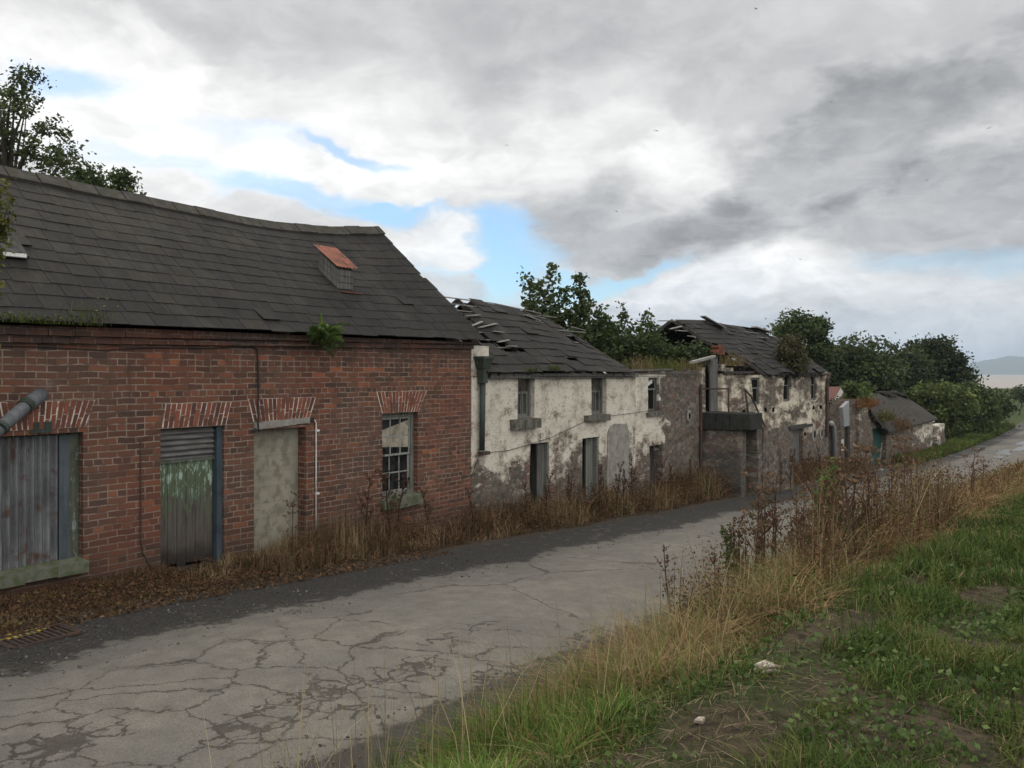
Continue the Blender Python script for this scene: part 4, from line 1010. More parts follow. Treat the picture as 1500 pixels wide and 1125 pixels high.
m.tube([P(1027, 563, -.06), P(1027, 730, -.06)], .045, 8); m.build('post', 'rusty_iron', lp)
ya = -.85; qx = LU0 - .02; zr_ = Zp(1027, 569.5, -.06)
m = MB(); m.tube([(qx, -.06, zr_), (qx, ya, Zp(1068, 569.5, ya))], .024, 6); m.tube([(qx - .2, -.02, zr_ + .02), (qx, -.06, zr_)], .02, 6); m.tube([(qx, ya, Zp(1068, 569, ya) + .03), (qx, ya, z_s1 - .02)], .028, 6)
m.tube([P(1091.5, 571, -1.35), P(1096, 606, -1.35)], .028, 6)
m.tube([P(1090, 570.5, -1.35), P(1093, 572, -1.35), P(1096, 576, -1.35), P(1100, 580, -1.35), P(1141, 668, -1.35)], .028, 6); m.tube([P(1141, 668, -1.35), P(1142.5, 700, -1.35)], .022, 6)
m.build('handrail', 'rusty_iron', lp)

# ------------------------------------------------------------------ 5. beyond the row: yard wall, red shed, stone hut
yw = thing('yard_wall', 'low grey yard wall with a brown board and a pale notice, between the end cottage and the stone hut', 'wall', (39, 0, float(prof(39))))
m = MB(); zt_ = Zp(1220, 622); wall(m, EU1 + .05, U(1228), -3.2, lambda u: zt_ - .1 * float(vn(u * 3, 1.)), [], front(.2), .4, cell=.15, rough=.03, seed=40); m.build('pier', 'dark_stone', yw)
m = MB(); m.box(U(1227), U(1242.5), .12, .2, -3.0, Zp(1235, 632)); m.build('board', conc and 'hut_render', yw)
m = MB(); c = P(1234, 652, .105); m.box(c.x - .23, c.x + .23, .098, .118, c.z - .26, c.z + .26); m.build('notice', 'notice', yw)
m = MB(); m.tube([P(1215, 622, .1), P(1218, 620, .05), P(1221, 625, .05), P(1222.5, 700, .05)], [.11, .12, .11, .11], 10); m.build('pipe', 'grey_pvc', yw, smooth=True)
rs_ = thing('red_shed', 'shed with rusty red corrugated roof and pale bargeboard behind the yard wall', 'shed', tuple(P(1232, 620, 5.0)))
def quad(mb, pts, th=(0, 0, -.08)):
    mb.hexa([Vector(p) + Vector(th) for p in pts] + [Vector(p) for p in pts])
m = MB(); quad(m, [P(1196, 606, 3.0), P(1229, 606, 3.0), P(1231, 566, 6.), P(1196, 567, 6.)]); m.build('roof', 'red_sheet', rs_)
m = MB(); quad(m, [P(1225, 600, 6.4), P(1251, 604, 6.4), P(1249, 578, 6.6), P(1236, 574, 6.6)], (0, .15, 0)); m.build('gable', 'red_sheet', rs_)
m = MB(); m.bar(P(1217, 604, 2.95), P(1236, 567, 5.9), .3, .14); m.bar(P(1236, 567, 5.9), P(1243, 569, 6.2), .3, .14); m.bar(P(1219, 585, 4.6), P(1226, 587, 4.8), .12, .1); m.build('bargeboard', 'pale_batten', rs_)
m = MB(); b = P(1215, 606, 3.2); m.box(b.x - 1.5, b.x + 4, 3.4, 6.0, -3, b.z - .1); m.build('wall', 'dark_wood', rs_)
hu = thing('stone_hut', 'low ruined stone hut with dark sagging roof and green door beyond the row', 'hut', (54, 0, float(prof(54))))
HA, HB = U(1273), U(1370)
hz = lambda u: float(np.interp(u, [HA, U(1300), HB], [Zp(1275, 606), Zp(1300, 629), Zp(1370, 613)]))
dG = (U(1277), U(1297), -4.5, Zp(1287, 626)); dH = (U(1366), U(1373.5), -4.5, Zp(1369, 618))
m = MB(); wall(m, U(1254), HA, -4.5, lambda u: Zp(1266, 588) + .3 * (float(vn(u * 2.4, 3.)) - .5), [], front(-.1), .9, cell=.16, rough=.05, seed=50); 
wall(m, HA + .002, U(1384), -4.5, lambda u: (hz(u) + .1 * (float(vn(u * 2, 1.)) - .5)) if u < HB else Zp(1376, 622), [dG, dH], front(), .6, cell=.18, rough=.06, seed=52)
wall(m, .61, 6.5, -4.5, lambda y: float(np.interp(y, [0, 3., 6.5], [Zp(1370, 613), Zp(1319, 580, 2.6), -2.5])) - .3, [], side(HB - .4), .38, cell=.4, rough=0., snap=True)
wall(m, U(1254), HB, -4.5, lambda u: -.8, [], front(6.4), .4, cell=.6, rough=0.)
m.build('wall', 'hut_render', hu)
m = MB(); m.box(dG[0], dG[1], .2, .26, dG[2], dG[3]); m.build('door', 'green_door', hu)
m = MB(); m.bar((dG[0] + 1.2, .12, dG[2] + .4), (dG[1] - .3, .12, dG[3] - .9), .05, .08); m.build('brace', 'pale_batten', hu)
m = MB(); m.box(dH[0], dH[1], .3, .36, dH[2], dH[3]); m.build('doorway', 'dark_wood', hu)
# roof sheet: rippled old felt over sagging boards
n, k = 28, 14; vs = []; fs = []
Lr = [P(1258, 581, 2.2), P(1275, 577, 2.2), P(1290, 575.5, 2.2), P(1310, 576, 2.2), P(1320, 579, 2.2)]; Le = [P(1274, 600, -.25), P(1288, 618, -.25), P(1301, 631, -.25), P(1335, 623, -.25), P(1372, 613, -.25)]
def lerp_pl(pl, s):
    x = s * (len(pl) - 1); i = min(int(x), len(pl) - 2); return pl[i].lerp(pl[i + 1], x - i)
for i in range(n + 1):
    for j in range(k + 1):
        p = lerp_pl(Le, i / n).lerp(lerp_pl(Lr, i / n), j / k); b = float(fbm(p.x * .8, p.y * 1.2 + p.z)) - .5
        vs.append(p + Vector((0, -.06, .16 * b + .10 * math.sin(j / k * math.pi))))
N_ = len(vs); vs += [p - Vector((0, 0, .12)) for p in vs]
for i in range(n):
    for j in range(k):
        a = i * (k + 1) + j; fs.append((a, a + k + 1, a + k + 2, a + 1)); fs.append((N_ + a + 1, N_ + a + k + 2, N_ + a + k + 1, N_ + a))
for i in range(n):
    a = i * (k + 1); fs.append((a + k + 1, a, N_ + a, N_ + a + k + 1)); a += k; fs.append((a, a + k + 1, N_ + a + k + 1, N_ + a))
for j in range(k): fs.append((j, j + 1, N_ + j + 1, N_ + j)); a = n * (k + 1) + j; fs.append((a + 1, a, N_ + a, N_ + a + 1))
m = MB(); m.add(vs, fs); q = [Lr[0], Lr[-1], Vector((Lr[-1].x + 2, 6.8, -1.)), Vector((Lr[0].x, 6.8, -1.))]; quad(m, [p + Vector((0, 0, .02)) for p in q], (0, 0, -.1)); hr = m.build('roof', 'felt_roof', hu, smooth=False)
m = MB()
for i in range(9):
    a = lerp_pl(Lr, .42 + i * .055); m.bar(a + Vector((0, -.1, .08)), a + Vector((.5, rr(-.7, -.2), rr(-.25, -.1))), .5, .07)
m.bar(P(1309, 573, 2.2), P(1318, 577, 1.9), .5, .12); m.bar(P(1320, 581, 2.0), P(1350, 598, .9), .3, .1); m.build('ridge_tiles', 'ridge', hr)
m = MB(); a, b = P(1239, 596, -.3), P(1240, 624, -.3); m.hexa([(a.x - .5, -.35, b.z), (a.x + .42, -.35, b.z), (a.x + .42, -.2, b.z), (a.x - .5, -.2, b.z), (a.x - .75, -.35, a.z), (a.x + .4, -.35, a.z + .25), (a.x + .4, -.2, a.z + .25), (a.x - .75, -.2, a.z)]); m.build('loose_sheet', 'grey_pvc', hu)
m = MB(); m.tube([P(1241, 622, -.2), P(1241.5, 705, -.2)], .12, 6); m.build('post', 'dark_wood', hu)
m = MB(); wall(m, U(1242.5), U(1254), -4.5, lambda u: Zp(1250, 592) + .4 * (float(vn(u * 2, 3.)) - .5), [], front(.05), .8, cell=.16, rough=.06, seed=60); m.build('brick_pier', 'patchy_render', hu)

# ------------------------------------------------------------------ vegetation helpers
NR = np.random.RandomState(77)
def tint(n, a, b, k=1.):
    """n colours between palettes a and b"""
    q = NR.rand(n, 1) ** k; c = np.array(a) * (1 - q) + np.array(b) * q
    return c * (1 + NR.normal(0, .13, (n, 1))).clip(.5, 1.6)
def blades(name, base, h, w, lean, col, m, parent=None, kind=None, label=None, group=None, cat=None, flat=None):
    """curved tapering blades; base (n,3), h, w, lean (n,), col (n,3)"""
    n = len(base); az = NR.rand(n) * 2 * math.pi; d = np.stack([np.cos(az), np.sin(az), 0 * az], 1)
    az2 = az + math.pi / 2 + NR.normal(0, .5, n); sd_ = np.stack([np.cos(az2), np.sin(az2), 0 * az], 1)
    vs = []; cs = []
    for k, (s, ww) in enumerate(((0, 1.), (.35, .9), (.72, .6), (1., .08))):
        up = h * (s - .35 * lean * s * s); out = h * lean * s * s
        if flat is not None: up = up * flat
        c = base + d * out[:, None] + np.array([0, 0, 1.]) * up[:, None]
        vs.append(c - sd_ * (w * ww / 2)[:, None]); vs.append(c + sd_ * (w * ww / 2)[:, None])
        sh = (.62 + .38 * min(1, s * 1.8)); cs += [col, col]
    v = np.stack(vs, 1).reshape(-1, 3); c = np.stack(cs, 1).reshape(-1, 3)
    a = (np.arange(n) * 8)[:, None]; f = np.concatenate([a + np.array([[0, 1, 3, 2]]), a + np.array([[2, 3, 5, 4]]), a + np.array([[4, 5, 7, 6]])], 0)
    o = npmesh(name, v, f, m, parent, c); return tag(o, label, cat, group, kind)
def leaves(p, size, col, droop=.3, asp=.55, up=.35):
    n = len(p); a = NR.normal(0, 1, (n, 3)); a[:, 2] = a[:, 2] * .6 - droop; a /= np.linalg.norm(a, axis=1, keepdims=True)
    r = NR.normal(0, 1, (n, 3)); r[:, 2] *= .5; b = np.cross(a, r); b /= np.linalg.norm(b, axis=1, keepdims=True) + 1e-9
    s = (size * (.6 + .8 * NR.rand(n)))[:, None] if not np.isscalar(size) else (size * (.6 + .8 * NR.rand(n, 1)))
    v = np.stack([p - a * s * .5, p + b * s * asp * .5 + a * s * .05, p + a * s * .5, p - b * s * asp * .5 + a * s * .05], 1).reshape(-1, 3)
    f = np.arange(n * 4).reshape(-1, 4); return v, f, np.repeat(col, 4, 0)
def cat_(parts):
    vs, fs, cs, k = [], [], [], 0
    for v, f, c in parts: vs.append(v); fs.append(f + k); cs.append(c); k += len(v)
    return np.concatenate(vs), np.concatenate(fs), np.concatenate(cs)
def tree(name, label, cat, base, lumps, ncl, per, cr, size, ca, cb, trunk_r=.2, group=None, shell=.45, limbs=14, flat=.75, droop=.3, skirt=True):
    """lumps: (centre, (rx,ry,rz)); clusters of leaves through the lumps, limbs running from the trunk into them"""
    t = thing(name, label, cat, tuple(base), group); base = Vector(base)
    vol = np.array([l[1][0] * l[1][1] * l[1][2] for l in lumps]) ** .67; vol /= vol.sum()
    P_ = []; C_ = []; cen = []
    for (c, r), q in zip(lumps, vol):
        k = max(3, int(ncl * q)); d = NR.normal(0, 1, (k, 3)); d /= np.linalg.norm(d, axis=1, keepdims=True)
        rad = NR.rand(k, 1) ** shell; cc = np.array(c) + d * rad * np.array(r) * (1 + NR.normal(0, .10, (k, 1))); cen.append(cc)
    cen = np.concatenate(cen); tc = tint(len(cen), ca, cb)
    for c, col in zip(cen, tc):
        k = int(per * (.5 + NR.rand())); s = cr * (.6 + .8 * NR.rand())
        P_.append(c + NR.normal(0, 1, (k, 3)) * np.array([s, s, s * flat]) * .55); C_.append(np.repeat(col[None] * (1 + NR.normal(0, .05)), k, 0) * (1 + NR.normal(0, .16, (k, 1))).clip(.5, 1.6))
    v, f, c = leaves(np.concatenate(P_), size, np.concatenate(C_), droop)
    npmesh('crown', v, f, 'leaf', t, c)
    m = MB(); mid = Vector(np.average([l[0] for l in lumps], axis=0, weights=vol)); top = Vector((base.x * .3 + mid.x * .7, base.y * .3 + mid.y * .7, mid.z))
    m.tube([base - Vector((0, 0, .3)), base.lerp(top, .35) + Vector((rr(-.1, .1), 0, 0)), base.lerp(top, .7), top], [trunk_r * 1.25, trunk_r, trunk_r * .75, trunk_r * .35], 8)
    for i in range(limbs):
        e = Vector(cen[NR.randint(len(cen))]); s = base.lerp(top, rr(.3, .95)); mm_ = s.lerp(e, .5) + Vector((0, 0, abs(e.z - s.z) * .12 + .05))
        m.tube([s, mm_, e], [trunk_r * .38, trunk_r * .22, trunk_r * .06], 5)
    m.build('trunk', 'bark', t); return t
def L3(px, py, Y, rx, ry, rz):
    p = P(px, py, Y); return (tuple(p), (rx, ry, rz))
def LD(px, py, dep, rpx, rpy, ry=None):      # lump given by its picture radius
    p = D(px, py, dep); r = rpx / F * dep; return (tuple(p), (r, ry or r, rpy / F * dep))
DG, MG, LG = (.030, .044, .014), (.085, .115, .034), (.12, .16, .045)

# ------------------------------------------------------------------ trees and shrubs behind the row
p = D(20, 300, 21)
tree('ash_tree', 'leafy tree with tall sprays rising behind the left end of the brick house roof', 'tree', (p.x, p.y, 1.), [LD(10, 190, 21, 62, 70, 1.2), LD(35, 130, 21, 26, 34, .5), LD(70, 215, 21, 42, 40, .8), LD(-60, 180, 21, 60, 90, 1.2), LD(48, 108, 21, 9, 16, .2), LD(100, 245, 21, 30, 26, .6)], 190, 38, .24, .105, DG, MG, .16, 'trees behind the row', limbs=30, droop=.25)
p = D(160, 300, 20)
tree('ash_tree', 'small leafy tree top just showing over the brick house ridge, right of the taller tree', 'tree', (p.x, p.y, 1.), [LD(135, 265, 20, 26, 20, .5), LD(175, 266, 20, 18, 14, .3), LD(182, 258, 20, 12, 9, .2), LD(150, 285, 20, 50, 22, .6)], 90, 40, .22, .10, DG, MG, .08, 'trees behind the row', limbs=14)
def shoots(t, sh, nl, size, ca, cb, w=.16, r0=.018):
    m = MB(); P_ = []; C_ = []
    for (a, b) in sh:
        a = Vector(a); b = Vector(b); L = (b - a).length; mid = a.lerp(b, .5) + Vector((rr(-.06, .06) * L, rr(-.06, .06) * L, 0)); m.tube([a, mid, b], [r0, r0 * .7, r0 * .25], 5)
        for i in range(int(nl * L)):
            s = rr(.06, 1.0); c = (a.lerp(mid, s * 2) if s < .5 else mid.lerp(b, s * 2 - 1)); ww = w * (1.25 - .85 * s)
            k = rnd.randint(3, 7); o = NR.normal(0, 1, 3) * np.array([ww, ww, ww * .5]); col = tint(1, ca, cb)
            P_.append(np.array(c) + o + NR.normal(0, 1, (k, 3)) * size * .45); C_.append(np.repeat(col, k, 0) * (1 + NR.normal(0, .15, (k, 1))))
    m.build('stems', 'bark', t)
    v, f, c = leaves(np.concatenate(P_), size, np.concatenate(C_), .25, .62); npmesh('foliage', v, f, 'leaf', t, c)
dS = 25.5
t = thing('sycamore_sapling', 'multi-stemmed sycamore sapling with pointed leafy shoots growing behind the white cottage roof', 'sapling', tuple(D(835, 560, dS)), 'saplings behind the row')
shoots(t, [(D(830 + (x - 830) * .3, 540, dS + rr(-.6, .6)), D(x, y, dS + rr(-.6, .6))) for x, y in ((768, 402), (780, 440), (790, 412), (806, 388), (812, 430), (828, 425), (836, 455), (850, 403), (856, 430), (866, 440), (880, 452), (872, 480), (888, 462), (800, 460), (770, 440), (822, 470), (845, 470))], 40, .135, DG, MG, .20)
t = thing('sycamore_sapling', 'thin leafy sapling shoot standing right of the bushy sapling, behind the roofless cottage', 'sapling', tuple(D(910, 560, dS)), 'saplings behind the row')
shoots(t, [(D(900, 540, dS), D(912, 447, dS)), (D(896, 540, dS), D(894, 465, dS)), (D(890, 540, dS), D(876, 478, dS))], 36, .13, DG, MG, .16)
t = thing('young_tree', 'slim pointed young tree rising over the bushes inside the roofless cottage', 'tree', tuple(D(945, 560, 27)))
shoots(t, [(D(945, 550, 27), D(945.5, 456, 27)), (D(943, 550, 27), D(932, 478, 27)), (D(947, 550, 27), D(958, 478, 27))], 50, .13, DG, MG, .26)
for (lab, lm, n) in (('dark rounded bush filling the left half of the roofless cottage', [LD(915, 520, 26, 26, 24, .9), LD(898, 505, 27, 20, 22, .8), LD(935, 510, 26, 22, 22, .8), LD(880, 500, 28, 26, 26, .8)], 230),
                     ('dense green bush in front of the open gable, inside the roofless cottage', [LD(965, 525, 26, 22, 12, .9), LD(992, 527, 26, 22, 10, .9), LD(1014, 522, 25.6, 12, 14, .5), LD(945, 512, 27.5, 16, 14, .8)], 170)):
    c = lm[0][0]; tree('bush', lab, 'bush', (c[0], c[1], c[2] - 1.6), lm, n, 44, .28, .12, (.018, .030, .009), (.065, .092, .024), .05, 'bushes in the ruins', limbs=8)
# tussocks growing on ruined wall tops
def tuft(name, lab, cat, p, n, h, spread, ca, cb, group=None, w=.012, lean=.6, leafy=0, ls=.06):
    t = thing(name, lab, cat, tuple(p), group); p = np.array(p)
    b = p + NR.normal(0, 1, (n, 3)) * np.array(spread) * .5; b[:, 2] = p[2] - .02
    blades('grass_blades', b, h * (.45 + .7 * NR.rand(n)), np.full(n, w), NR.rand(n) * lean, tint(n, ca, cb), 'dry_grass', t)
    if leafy:
        q = p + NR.normal(0, 1, (leafy, 3)) * np.array([spread[0] * .55, spread[1] * .6, h * .3]); q[:, 2] += h * .45
        v, f, c = leaves(q, ls, tint(leafy, ca, cb)); npmesh('leaves', v, f, 'leaf', t, c)
    return t
TAN = ((.095, .072, .035), (.23, .18, .085)); YG = ((.050, .062, .016), (.13, .135, .04))
for i, (x, y, ww, hh, pal, wh) in enumerate([(935, 543, .9, .45, TAN, 'left end'), (962, 542, .8, .42, YG, 'middle'), (990, 543, 1.1, .40, YG, 'right end'), (1072, 535, .9, .5, TAN, 'step beside the dark plank'), (1010, 541, .6, .35, TAN, 'corner above the ring hole')]):
    p = P(x, y, .2); tuft('grass_tuft', 'dry grass tuft growing on the broken wall top, %s' % wh, 'grass tuft', p, 170, hh, (ww, .3, .05), *pal, group='grass tufts on wall tops', leafy=60)
p = P(1052, 519, .15); m = MB()
for k in range(14): x = p.x + rr(-.35, .2); z = p.z + .07 * (k % 4); m.box(x, x + .22, .05 + rr(0, .02), .28, z, z + .065, (rnd.random(), .5, .5))
tag(m.build('loose_bricks', 'voussoir', None, loc=tuple(p)), 'small heap of loose old bricks on the wall top beside the plank door', 'bricks')
# fern and small plants on the brick house eaves
p = P(470, 497, -.2); t = thing('fern', 'bright green fern hanging from the brick house eaves above the blocked doorway', 'fern', tuple(p)); fr = []; fc = []
for k in range(72):
    az = rr(-2.9, .2); L = rr(.10, .32); c0 = Vector(p) + Vector((rr(-.16, .16), rr(-.08, .02), rr(-.14, .12))); d = Vector((math.cos(az), -abs(math.sin(az)) * .6 - .1, rr(.2, 1.5))); col = tint(1, (.038, .072, .016), (.125, .19, .045))
    for s in np.linspace(.1, 1, 13):
        q = c0 + d * (L * s) + Vector((0, 0, -.75 * L * s * s)); ww = .07 * L * 2 * (1 - s) + .010
        for sg in (-1, 1): fr.append(np.array([q, q + Vector((sg * ww, -.02, .02)) + d * .035, q + Vector((sg * ww * 1.1, -.02, .0)) + d * .05, q + d * .03])); fc.append(np.repeat(col, 4, 0))
v = np.concatenate(fr); npmesh('fronds', v, np.arange(len(v)).reshape(-1, 4), 'leaf', t, np.concatenate(fc))
m = MB(); m.tube([Vector(p) + Vector((0, .15, -.05)), Vector(p) + Vector((0, -.03, 0))], .03, 6); m.build('crown', 'bark', t)
for (x, y, lab, n, w) in ((28, 470, 'low mossy plants along the brick house eaves at the left edge', 320, .75), (128, 474, 'wispy weed growing from the eaves, right of the mossy strip', 40, .28), (812, 541, 'bright moss cushion on the white cottage eaves, between the two upper windows', 120, .22), (780, 543, 'dull moss clump on the white cottage eaves above the left window', 90, .22)):
    p = P(x, y, -.2); tuft('eaves_plant', lab, 'plant', p, n, .10 if x != 128 else .3, (w, .1, .03), (.030, .042, .012), (.10, .125, .03), 'small plants along the eaves', .010, 1.0, n, .035)
p = P(1156, 545, .1)
t = thing('roof_shrub', 'brownish green shrub sprouting through the end cottage roof at the eaves', 'shrub', tuple(p))
shoots(t, [((p.x + rr(-.3, .3), .1, p.z - .1), tuple(P(1156 + rr(-15, 18), rr(488, 525), .2 + rr(-.3, .4)))) for k in range(18)], 34, .13, (.032, .030, .012), (.085, .075, .028), .20)
p = P(1257, 582, .3)
t = thing('hut_shrub', 'small bright green shrub growing on the stone hut wall by the red shed', 'shrub', tuple(p))
shoots(t, [((p.x + rr(-.3, .3), .3, p.z - .3), tuple(P(1256 + rr(-14, 14), rr(561, 576), .3))) for k in range(12)], 26, .17, (.035, .060, .015), (.105, .14, .035), .26)
for (x, y, ca, cb, lab, hh) in ((1269, 592, (.12, .055, .022), (.20, .095, .035), 'orange lichen and dead plants on the hut gable top', .45), (1297, 612, (.045, .045, .014), (.12, .11, .03), 'yellow green weeds on the hut eaves beside the green door', .5), (1320, 626, (.085, .05, .028), (.17, .10, .05), 'brown dead weeds along the hut eaves, right of the green weeds', .7)):
    p = P(x, y + 3, -.3); tuft('wall_weed', lab, 'weeds', p, 260, hh, (1.5, .4, .1), ca, cb, 'weeds on the stone hut', .03, .9, 200, .12)
p = P(1219, 628, .8)
tree('ivy_bush', 'dark green ivy bush squeezed between the end cottage and the yard wall', 'bush', (p.x, p.y, p.z - 2.5), [L3(1219, 622, .9, .7, .5, .8), L3(1228, 618, 1.2, .8, .6, .6), L3(1217, 608, 1., .5, .5, .6)], 90, 30, .28, .15, (.012, .030, .008), (.04, .075, .02), .05, limbs=5)
# trees beyond the end cottage
def far_tree(name, lab, px, pyb, dep, lumps, n, per, cr, size, ca, cb, tr, **k):
    p = D(px, pyb, dep); tree(name, lab, 'tree', (p.x, p.y, min(p.z, float(prof(p.x)) + .3)), [LD(a, b, dep + dz_, rx, ry, ryy) for (a, b, rx, ry, ryy, dz_) in lumps], n, per, cr, size, ca, cb, tr, 'trees beyond the row', **k)
far_tree('sycamore_tree', 'open crowned green tree with sky gaps standing just behind the end cottage roof', 1172, 620, 52, [(1180, 482, 27, 22, 1.2, 0), (1150, 492, 20, 18, 1., 0), (1198, 486, 11, 16, .6, 0), (1165, 470, 16, 10, .6, 0), (1160, 520, 30, 20, 1., 0), (1195, 520, 16, 24, 1., 0)], 210, 46, .42, .22, (.026, .042, .012), (.085, .12, .032), .22, limbs=34)
far_tree('broadleaf_tree', 'dark green tree directly right of the end cottage roof, leftmost of the far trees', 1235, 640, 66, [(1240, 540, 44, 46, 3, 0), (1222, 555, 30, 45, 3, 0), (1262, 545, 32, 40, 3, 1), (1245, 585, 50, 30, 3, 0)], 360, 60, .80, .32, (.020, .031, .010), (.070, .092, .027), .3)
far_tree('broadleaf_tree', 'lower dark tree in the middle of the far trees, behind the stone hut', 1300, 640, 75, [(1290, 550, 42, 42, 3, 0), (1318, 548, 36, 38, 3, 0), (1305, 585, 60, 35, 3, 0)], 340, 60, .8, .33, (.016, .025, .008), (.052, .070, .022), .3)
far_tree('broadleaf_tree', 'tallest dark dome shaped tree at the right of the far trees', 1378, 640, 84, [(1362, 530, 32, 30, 3, 0), (1350, 524, 22, 22, 3, 0), (1376, 545, 20, 32, 3, 0), (1335, 560, 34, 34, 3, 1), (1386, 565, 10, 20, 2, 0), (1365, 508, 17, 11, 2, 0)], 460, 60, .75, .34, (.015, .023, .008), (.050, .066, .020), .4)
def hedge_(lab, px, dep, lumps, n, ca, cb):
    p = D(px, 640, dep); tree('hedge_bush', lab, 'bush', (p.x, p.y, float(prof(p.x))), [LD(a, b, dep + dz_, rx, ry, 2.2) for (a, b, rx, ry, dz_) in lumps], n, 48, .55, .30, ca, cb, .1, 'bushes along the far verge', limbs=8)
hedge_('bright olive bush nearest the stone hut on the far verge', 1372, 70, [(1374, 583, 30, 24, 0), (1388, 600, 34, 32, 0), (1360, 606, 22, 24, 0), (1376, 628, 30, 12, 0)], 320, (.050, .068, .018), (.15, .185, .048))
hedge_('darker bush in the middle of the far verge, above the bright grass', 1425, 78, [(1416, 588, 28, 26, 0), (1402, 615, 26, 26, 0), (1430, 608, 26, 26, 0)], 300, (.034, .048, .014), (.10, .13, .036))
hedge_('low grey green bush at the right end of the far verge, touching the sea line', 1466, 90, [(1446, 592, 18, 20, 0), (1456, 602, 8, 16, 0), (1440, 612, 18, 16, 0)], 240, (.036, .052, .016), (.10, .13, .038))
hedge_('far dark scrub bush at the right edge between the lane and the sea', 1492, 125, [(1488, 578, 12, 9, 0), (1503, 575, 12, 10, 0), (1520, 578, 14, 12, 0)], 90, (.022, .034, .012), (.065, .085, .026))
p = P(-12, 480, -2.0)
t = thing('overhanging_branch', 'thin tree with yellow green leaf sprays at the left edge, in front of the slates', 'tree', (p.x - .6, -2.2, float(prof(p.x))))
shoots(t, [((p.x - .6, -2.2, float(prof(p.x)) - .1), (p.x - .5, -2.15, 3.0))] + [((p.x - .5, -2.15, rr(1.8, 3.0)), tuple(P(x, y, -2.0))) for x, y in ((4, 262), (16, 290), (8, 318), (-8, 280), (0, 300), (-6, 415), (-15, 380), (-12, 350))], 60, .042, (.050, .060, .014), (.15, .155, .034), .10, .014)

# ------------------------------------------------------------------ ground cover (nobody could count it)
def ground_pts(n, u0, u1, v0, v1, pw=1.0):
    """points denser towards the camera"""
    q = NR.rand(n); u = (u0 + 1.2) * ((u1 + 1.2) / (u0 + 1.2)) ** q - 1.2 if pw else u0 + (u1 - u0) * q
    v = v0 + (v1 - v0) * NR.rand(n); return u, v
def wall_weeds():
    n = 52000; u, v = ground_pts(n, 1.8, 40, .03, 1.35); v = .03 + 1.3 * NR.rand(n) ** 1.35
    hw = np.interp(u, [0, 4.3, 5.2, 6.6, 7.2, 8.2, 9.2, 11, 12.3, 14, 16, 19, 23, 30, 37, 40], [.10, .12, .13, .22, .42, .50, .68, .66, .62, .78, .85, .95, 1.0, .9, .75, .5])
    clump = fbm(u * 1.1, v * 1.6, 4); clump2 = fbm(u * .35 + 9, v * .4, 3)
    keep = (clump > .40 - .12 * sst(u, 8, 12)) & (NR.rand(n) < .97); 
    edge = 1.0 + .35 * (fbm(u * .8 + 4, u * 0, 3) - .5) * 2; keep &= v < edge
    door = (np.abs(u - U(282)) < .45) & (v < .35); keep &= ~door
    u, v, hw, clump, clump2 = [q[keep] for q in (u, v, hw, clump, clump2)]; n = len(u)
    h = hw * (.25 + .9 * NR.rand(n) ** 1.3) * (.30 + 2.6 * (clump - .38)).clip(.22, 1.5) * (1 - .35 * sst(v, .7, 1.2))
    a = tint(n, (.085, .052, .031), (.215, .135, .080)); b = tint(n, (.22, .155, .085), (.40, .30, .17)); g = tint(n, (.032, .042, .012), (.075, .085, .024))
    k = (sst(fbm(u * 1.3 + 5, v * 1.3, 3), .46, .62) * .75)[:, None]; c = a * (1 - k) + b * k
    gg = (NR.rand(n) < .10 * (1 + 2 * sst(clump2, .5, .65)))[:, None]; c = np.where(gg, g, c)
    z = H(u, v); blades('dry_undergrowth', np.stack([u, -v, z - .02], 1), h, .006 + .0005 * u + .004 * NR.rand(n), NR.rand(n) ** 1.5 * 1.1, c, 'dry_grass', kind='stuff')
    # crumpled dead leaves and seed heads among the stalks
    n = 60000; u, v = ground_pts(n, 2, 40, .03, 1.15); hw = np.interp(u, [0, 5.2, 7, 9, 12, 16, 23, 30, 40], [.06, .08, .25, .6, .6, .8, .9, .85, .5]); cl = fbm(u * 1.4 + 2, v * 1.6, 4)
    keep = cl > .44; u, v, hw, cl = u[keep], v[keep], hw[keep], cl[keep]; n = len(u); z = H(u, v) + hw * NR.rand(n) ** 1.4 * (.5 + 1.2 * (cl - .35)).clip(.2, 1.3)
    c = tint(n, (.060, .033, .021), (.19, .10, .055)); gg = (NR.rand(n) < .12)[:, None]; c = np.where(gg, tint(n, (.028, .036, .012), (.07, .075, .022)), c)
    vv, f, cc = leaves(np.stack([u, -v, z], 1), .016 + .0014 * u, c, .2); tag(npmesh('dead_leaves', vv, f, 'dry_grass', None, cc), kind='stuff')
wall_weeds()
n = 9000; u, v = ground_pts(n, 1.8, 10, .2, 1.5); z = H(u, v) + .012 + .03 * NR.rand(n)
vv, f, cc = leaves(np.stack([u, -v, z], 1), .045, np.where((NR.rand(n) < .10 * sst(u, 6, 4.2))[:, None], tint(n, (.10, .085, .02), (.20, .16, .035)), tint(n, (.05, .03, .018), (.18, .11, .06))), 0.); tag(npmesh('leaf_litter', vv, f, 'dry_grass', None, cc), kind='stuff')
BARE = [(*G(1215, 930), 1.0, .42), (*G(1060, 1040), .75, .45), (*G(1000, 1110), .5, .45), (*G(1330, 860), .9, .16), (*G(1180, 1010), .5, .22)]
def bare(u, v):
    k = np.zeros_like(u)
    for (a, b, ru_, rv_) in BARE: k = np.maximum(k, 1 - sst(np.hypot((u - a) / ru_, (v - b) / rv_) + (fbm(u * 3, v * 3) - .5) * 1.2, .6, 1.1))
    return k
